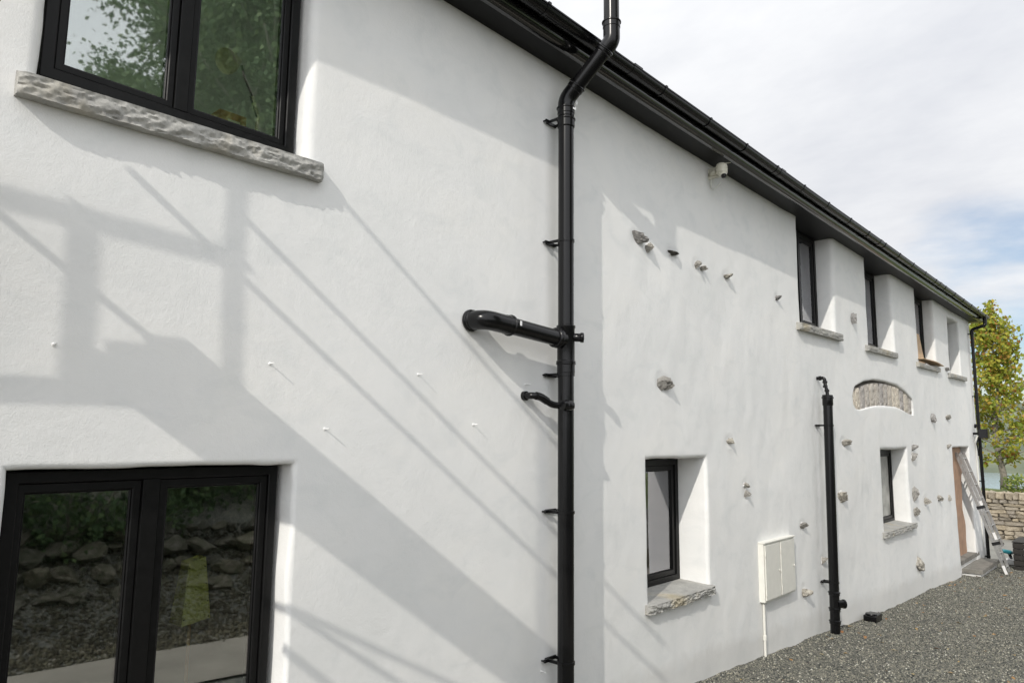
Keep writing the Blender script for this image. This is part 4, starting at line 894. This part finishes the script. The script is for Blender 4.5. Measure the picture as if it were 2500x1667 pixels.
def make_tree(label, base, height, rx, ry, zlow, nbr, nleaf, lsize, mat, trunk_r, seed, prof, spread=.16, upward=.6, name='tree', jit=.22, lmin=.6, lmax=1.12):
    rnd = random.Random(seed); base = Vector(base)
    t = tag(empty(name, base), label, 'tree'); bm = bmesh.new()
    tp = [base + Vector((.10 * math.sin(k * .9 + seed), .10 * math.cos(k * 1.1 + seed), height * k / 9 * .97)) if k else base for k in range(10)]
    add_tube(bm, tp, [trunk_r * (1 - k / 9.6) ** .8 + .004 for k in range(10)], 9)
    pts = []
    for i in range(nbr):
        u = (i + .5) / nbr; h = zlow + (1 - zlow) * (u ** .9) * .97; k = h * 9; k0 = min(8, int(k)); st_ = tp[k0].lerp(tp[k0 + 1], k - k0)
        az = i * 2.39996 + rnd.uniform(-.4, .4); ln = prof((h - zlow) / (1 - zlow)) * rnd.uniform(lmin, lmax)
        end = st_ + Vector((math.cos(az) * rx * ln, math.sin(az) * ry * ln, upward * ln * rx * rnd.uniform(.5, 1.2)))
        mid = st_.lerp(end, .5) - Vector((0, 0, .06 * ln * rx)); path = [st_, mid, end]; br = max(.006, trunk_r * .32 * (1 - h * .6))
        add_tube(bm, path, [br, br * .6, br * .2], 5)
        for q in range(5):
            s = rnd.uniform(.3, 1); o_ = path[0].lerp(path[2], s); e2 = o_ + Vector((rnd.gauss(0, jit) * rx * ln, rnd.gauss(0, jit) * ry * ln, rnd.gauss(.08, .15) * rx)); add_tube(bm, [o_, e2], [br * .35, br * .1], 4, False)
            m_ = max(1, int(nleaf / nbr / 5)); seg = rnd.random()
            for _ in range(m_):
                f = rnd.random() ** .7; c_ = o_.lerp(e2, f); pts.append((c_.x + rnd.gauss(0, spread), c_.y + rnd.gauss(0, spread), c_.z + rnd.gauss(0, spread * .7)))
    obj('trunk', bm, MAT_BARK, t); leaves('crown', np.array(pts), lsize, mat, t); return t
MAT_MAPLE = island_material('turning_maple_leaves', [(0, (.19, .26, .04)), (.4, (.32, .36, .05)), (.76, (.45, .40, .06)), (.92, (.40, .25, .05)), (1, (.32, .13, .04))], .6, .3, .4)
MAT_DARKLEAF = island_material('dark_green_leaves', [(0, (.05, .09, .035)), (.5, (.09, .15, .06)), (1, (.15, .21, .08))], .6, .3, .25)
MAT_SHRUBLEAF = island_material('shrub_leaves', [(0, (.10, .15, .035)), (.6, (.20, .26, .06)), (1, (.32, .32, .09))], .7, .3, .3)
prof1 = lambda u: max(.08, (1 - u) ** .62 * (1.0 if u > .12 else .8 + u * 1.6))
make_tree('slender young maple with green and orange autumn leaves beyond the stone wall', (30, 1.12, -1.9), 6.6, 1.75, 1.75, .14, 50, 6600, .13, MAT_MAPLE, .11, 3, prof1, .13, .55, 'maple_tree')
make_tree('second maple with turning leaves at the right edge beyond the wall', (32.5, -1.75, -2.0), 6.2, 2.1, 2.1, .16, 48, 6600, .13, MAT_MAPLE, .12, 8, prof1, .15, .5, 'maple_tree')
def shrub(name, label, c, r, n, size, mat, cat='shrub', seed=1):
    t = tag(empty(name, (c[0], c[1], c[2] - r[2])), label, cat)
    d = RNG.normal(size=(n, 3)); d /= np.linalg.norm(d, axis=1)[:, None]; rad = (.45 + .55 * RNG.random(n) ** .5)[:, None]
    lump = 1 + .28 * vn(d[:, 0] * 3 + seed, d[:, 1] * 3 + d[:, 2] * 2, seed)[:, None] + .12 * vn(d[:, 0] * 8, d[:, 2] * 8 + seed, seed + 3)[:, None]
    P = np.array(c) + d * rad * lump * np.array(r); P = P[P[:, 2] > c[2] - r[2] * .95]
    leaves('foliage', P, size, mat, t, .1)
    bm = bmesh.new()
    for k in range(7): add_tube(bm, [(c[0] + .1 * math.sin(k), c[1] + .1 * math.cos(k), c[2] - r[2]), (c[0] + r[0] * .6 * math.sin(k * 2.3), c[1] + r[1] * .6 * math.cos(k * 2.3), c[2] + r[2] * .3)], [.02, .006], 5)
    obj('stem', bm, MAT_BARK, t); return t
shrub('shrub', 'low green shrub behind the stone wall beside the maple trunk', (27.6, .35, -1.40), (.40, .45, .34), 600, .085, MAT_SHRUBLEAF, seed=4)
shrub('shrub', 'bushy green shrub behind the stone wall at the right edge', (27.8, -.75, -1.42), (.45, .45, .36), 600, .085, MAT_SHRUBLEAF, seed=7)
# behind the camera: tree, hedge, boulders mirrored in the glass
prof2 = lambda u: max(.25, math.sin(math.pi * min(1, .22 + u * .72)))
make_tree('tall dense dark green tree behind the driveway, mirrored in the upper window', (10.1, -13.5, -.8), 15.5, 5.2, 5.0, .10, 300, 360000, .125, MAT_DARKLEAF, .35, 5, prof2, .34, .35, 'dark_tree', .12, .80, 1.0)
for i, (x, y, r, h) in enumerate([(.6, -8.6, 1.6, 1.5), (2.9, -9.0, 1.7, 1.8), (5.2, -8.9, 1.6, 1.6), (8.2, -9.2, 1.7, 1.5), (11, -9.6, 1.9, 1.7)]):
    shrub('hedge_bush', ['leftmost dark bush on the bank opposite the house', 'second dark bush on the bank from the left', 'middle dark bush on the bank opposite the house', 'fourth dark bush on the bank, in front of the tall tree', 'rightmost dark bush on the bank opposite the house'][i], (x - .2, y + (3.0 if i < 2 else 2.2), h * .42 - (1.15 if i < 2 else .75)), (r * .95, .7, h * .75), 14000, .06, MAT_DARKLEAF, seed=20 + i)
bw = tag(empty('boulder_wall', (3, -6.8, -1.4)), 'rough pale boulder wall along the bank opposite the house', 'boulder wall')
MAT_MOSSY = stone_material('mossy_boulder', (.04, .05, .025), (.11, .105, .075), (.27, .25, .22), 2.6, .02, 20)
big = [rock_mesh('boulder', 30 + s, 3, MAT_MOSSY, .3) for s in range(5)]
for row in range(4):
    x = 1.6 + row * .2
    while x < 10:
        s = random.uniform(.07, .19); o = obj('stone', random.choice(big), None, bw, loc=(x, -5.15 - row * .20 + random.uniform(-.08, .08), float(gz(x, 0)) + .22 + row * .21 + random.uniform(-.04, .04)))
        o.scale = (s * 1.35, s, s * .75); o.rotation_euler = (random.uniform(-.2, .2), random.uniform(-.2, .2), random.uniform(0, 6)); x += s * 1.9
SC.cycles.max_bounces = 8; SC.cycles.transparent_max_bounces = 12
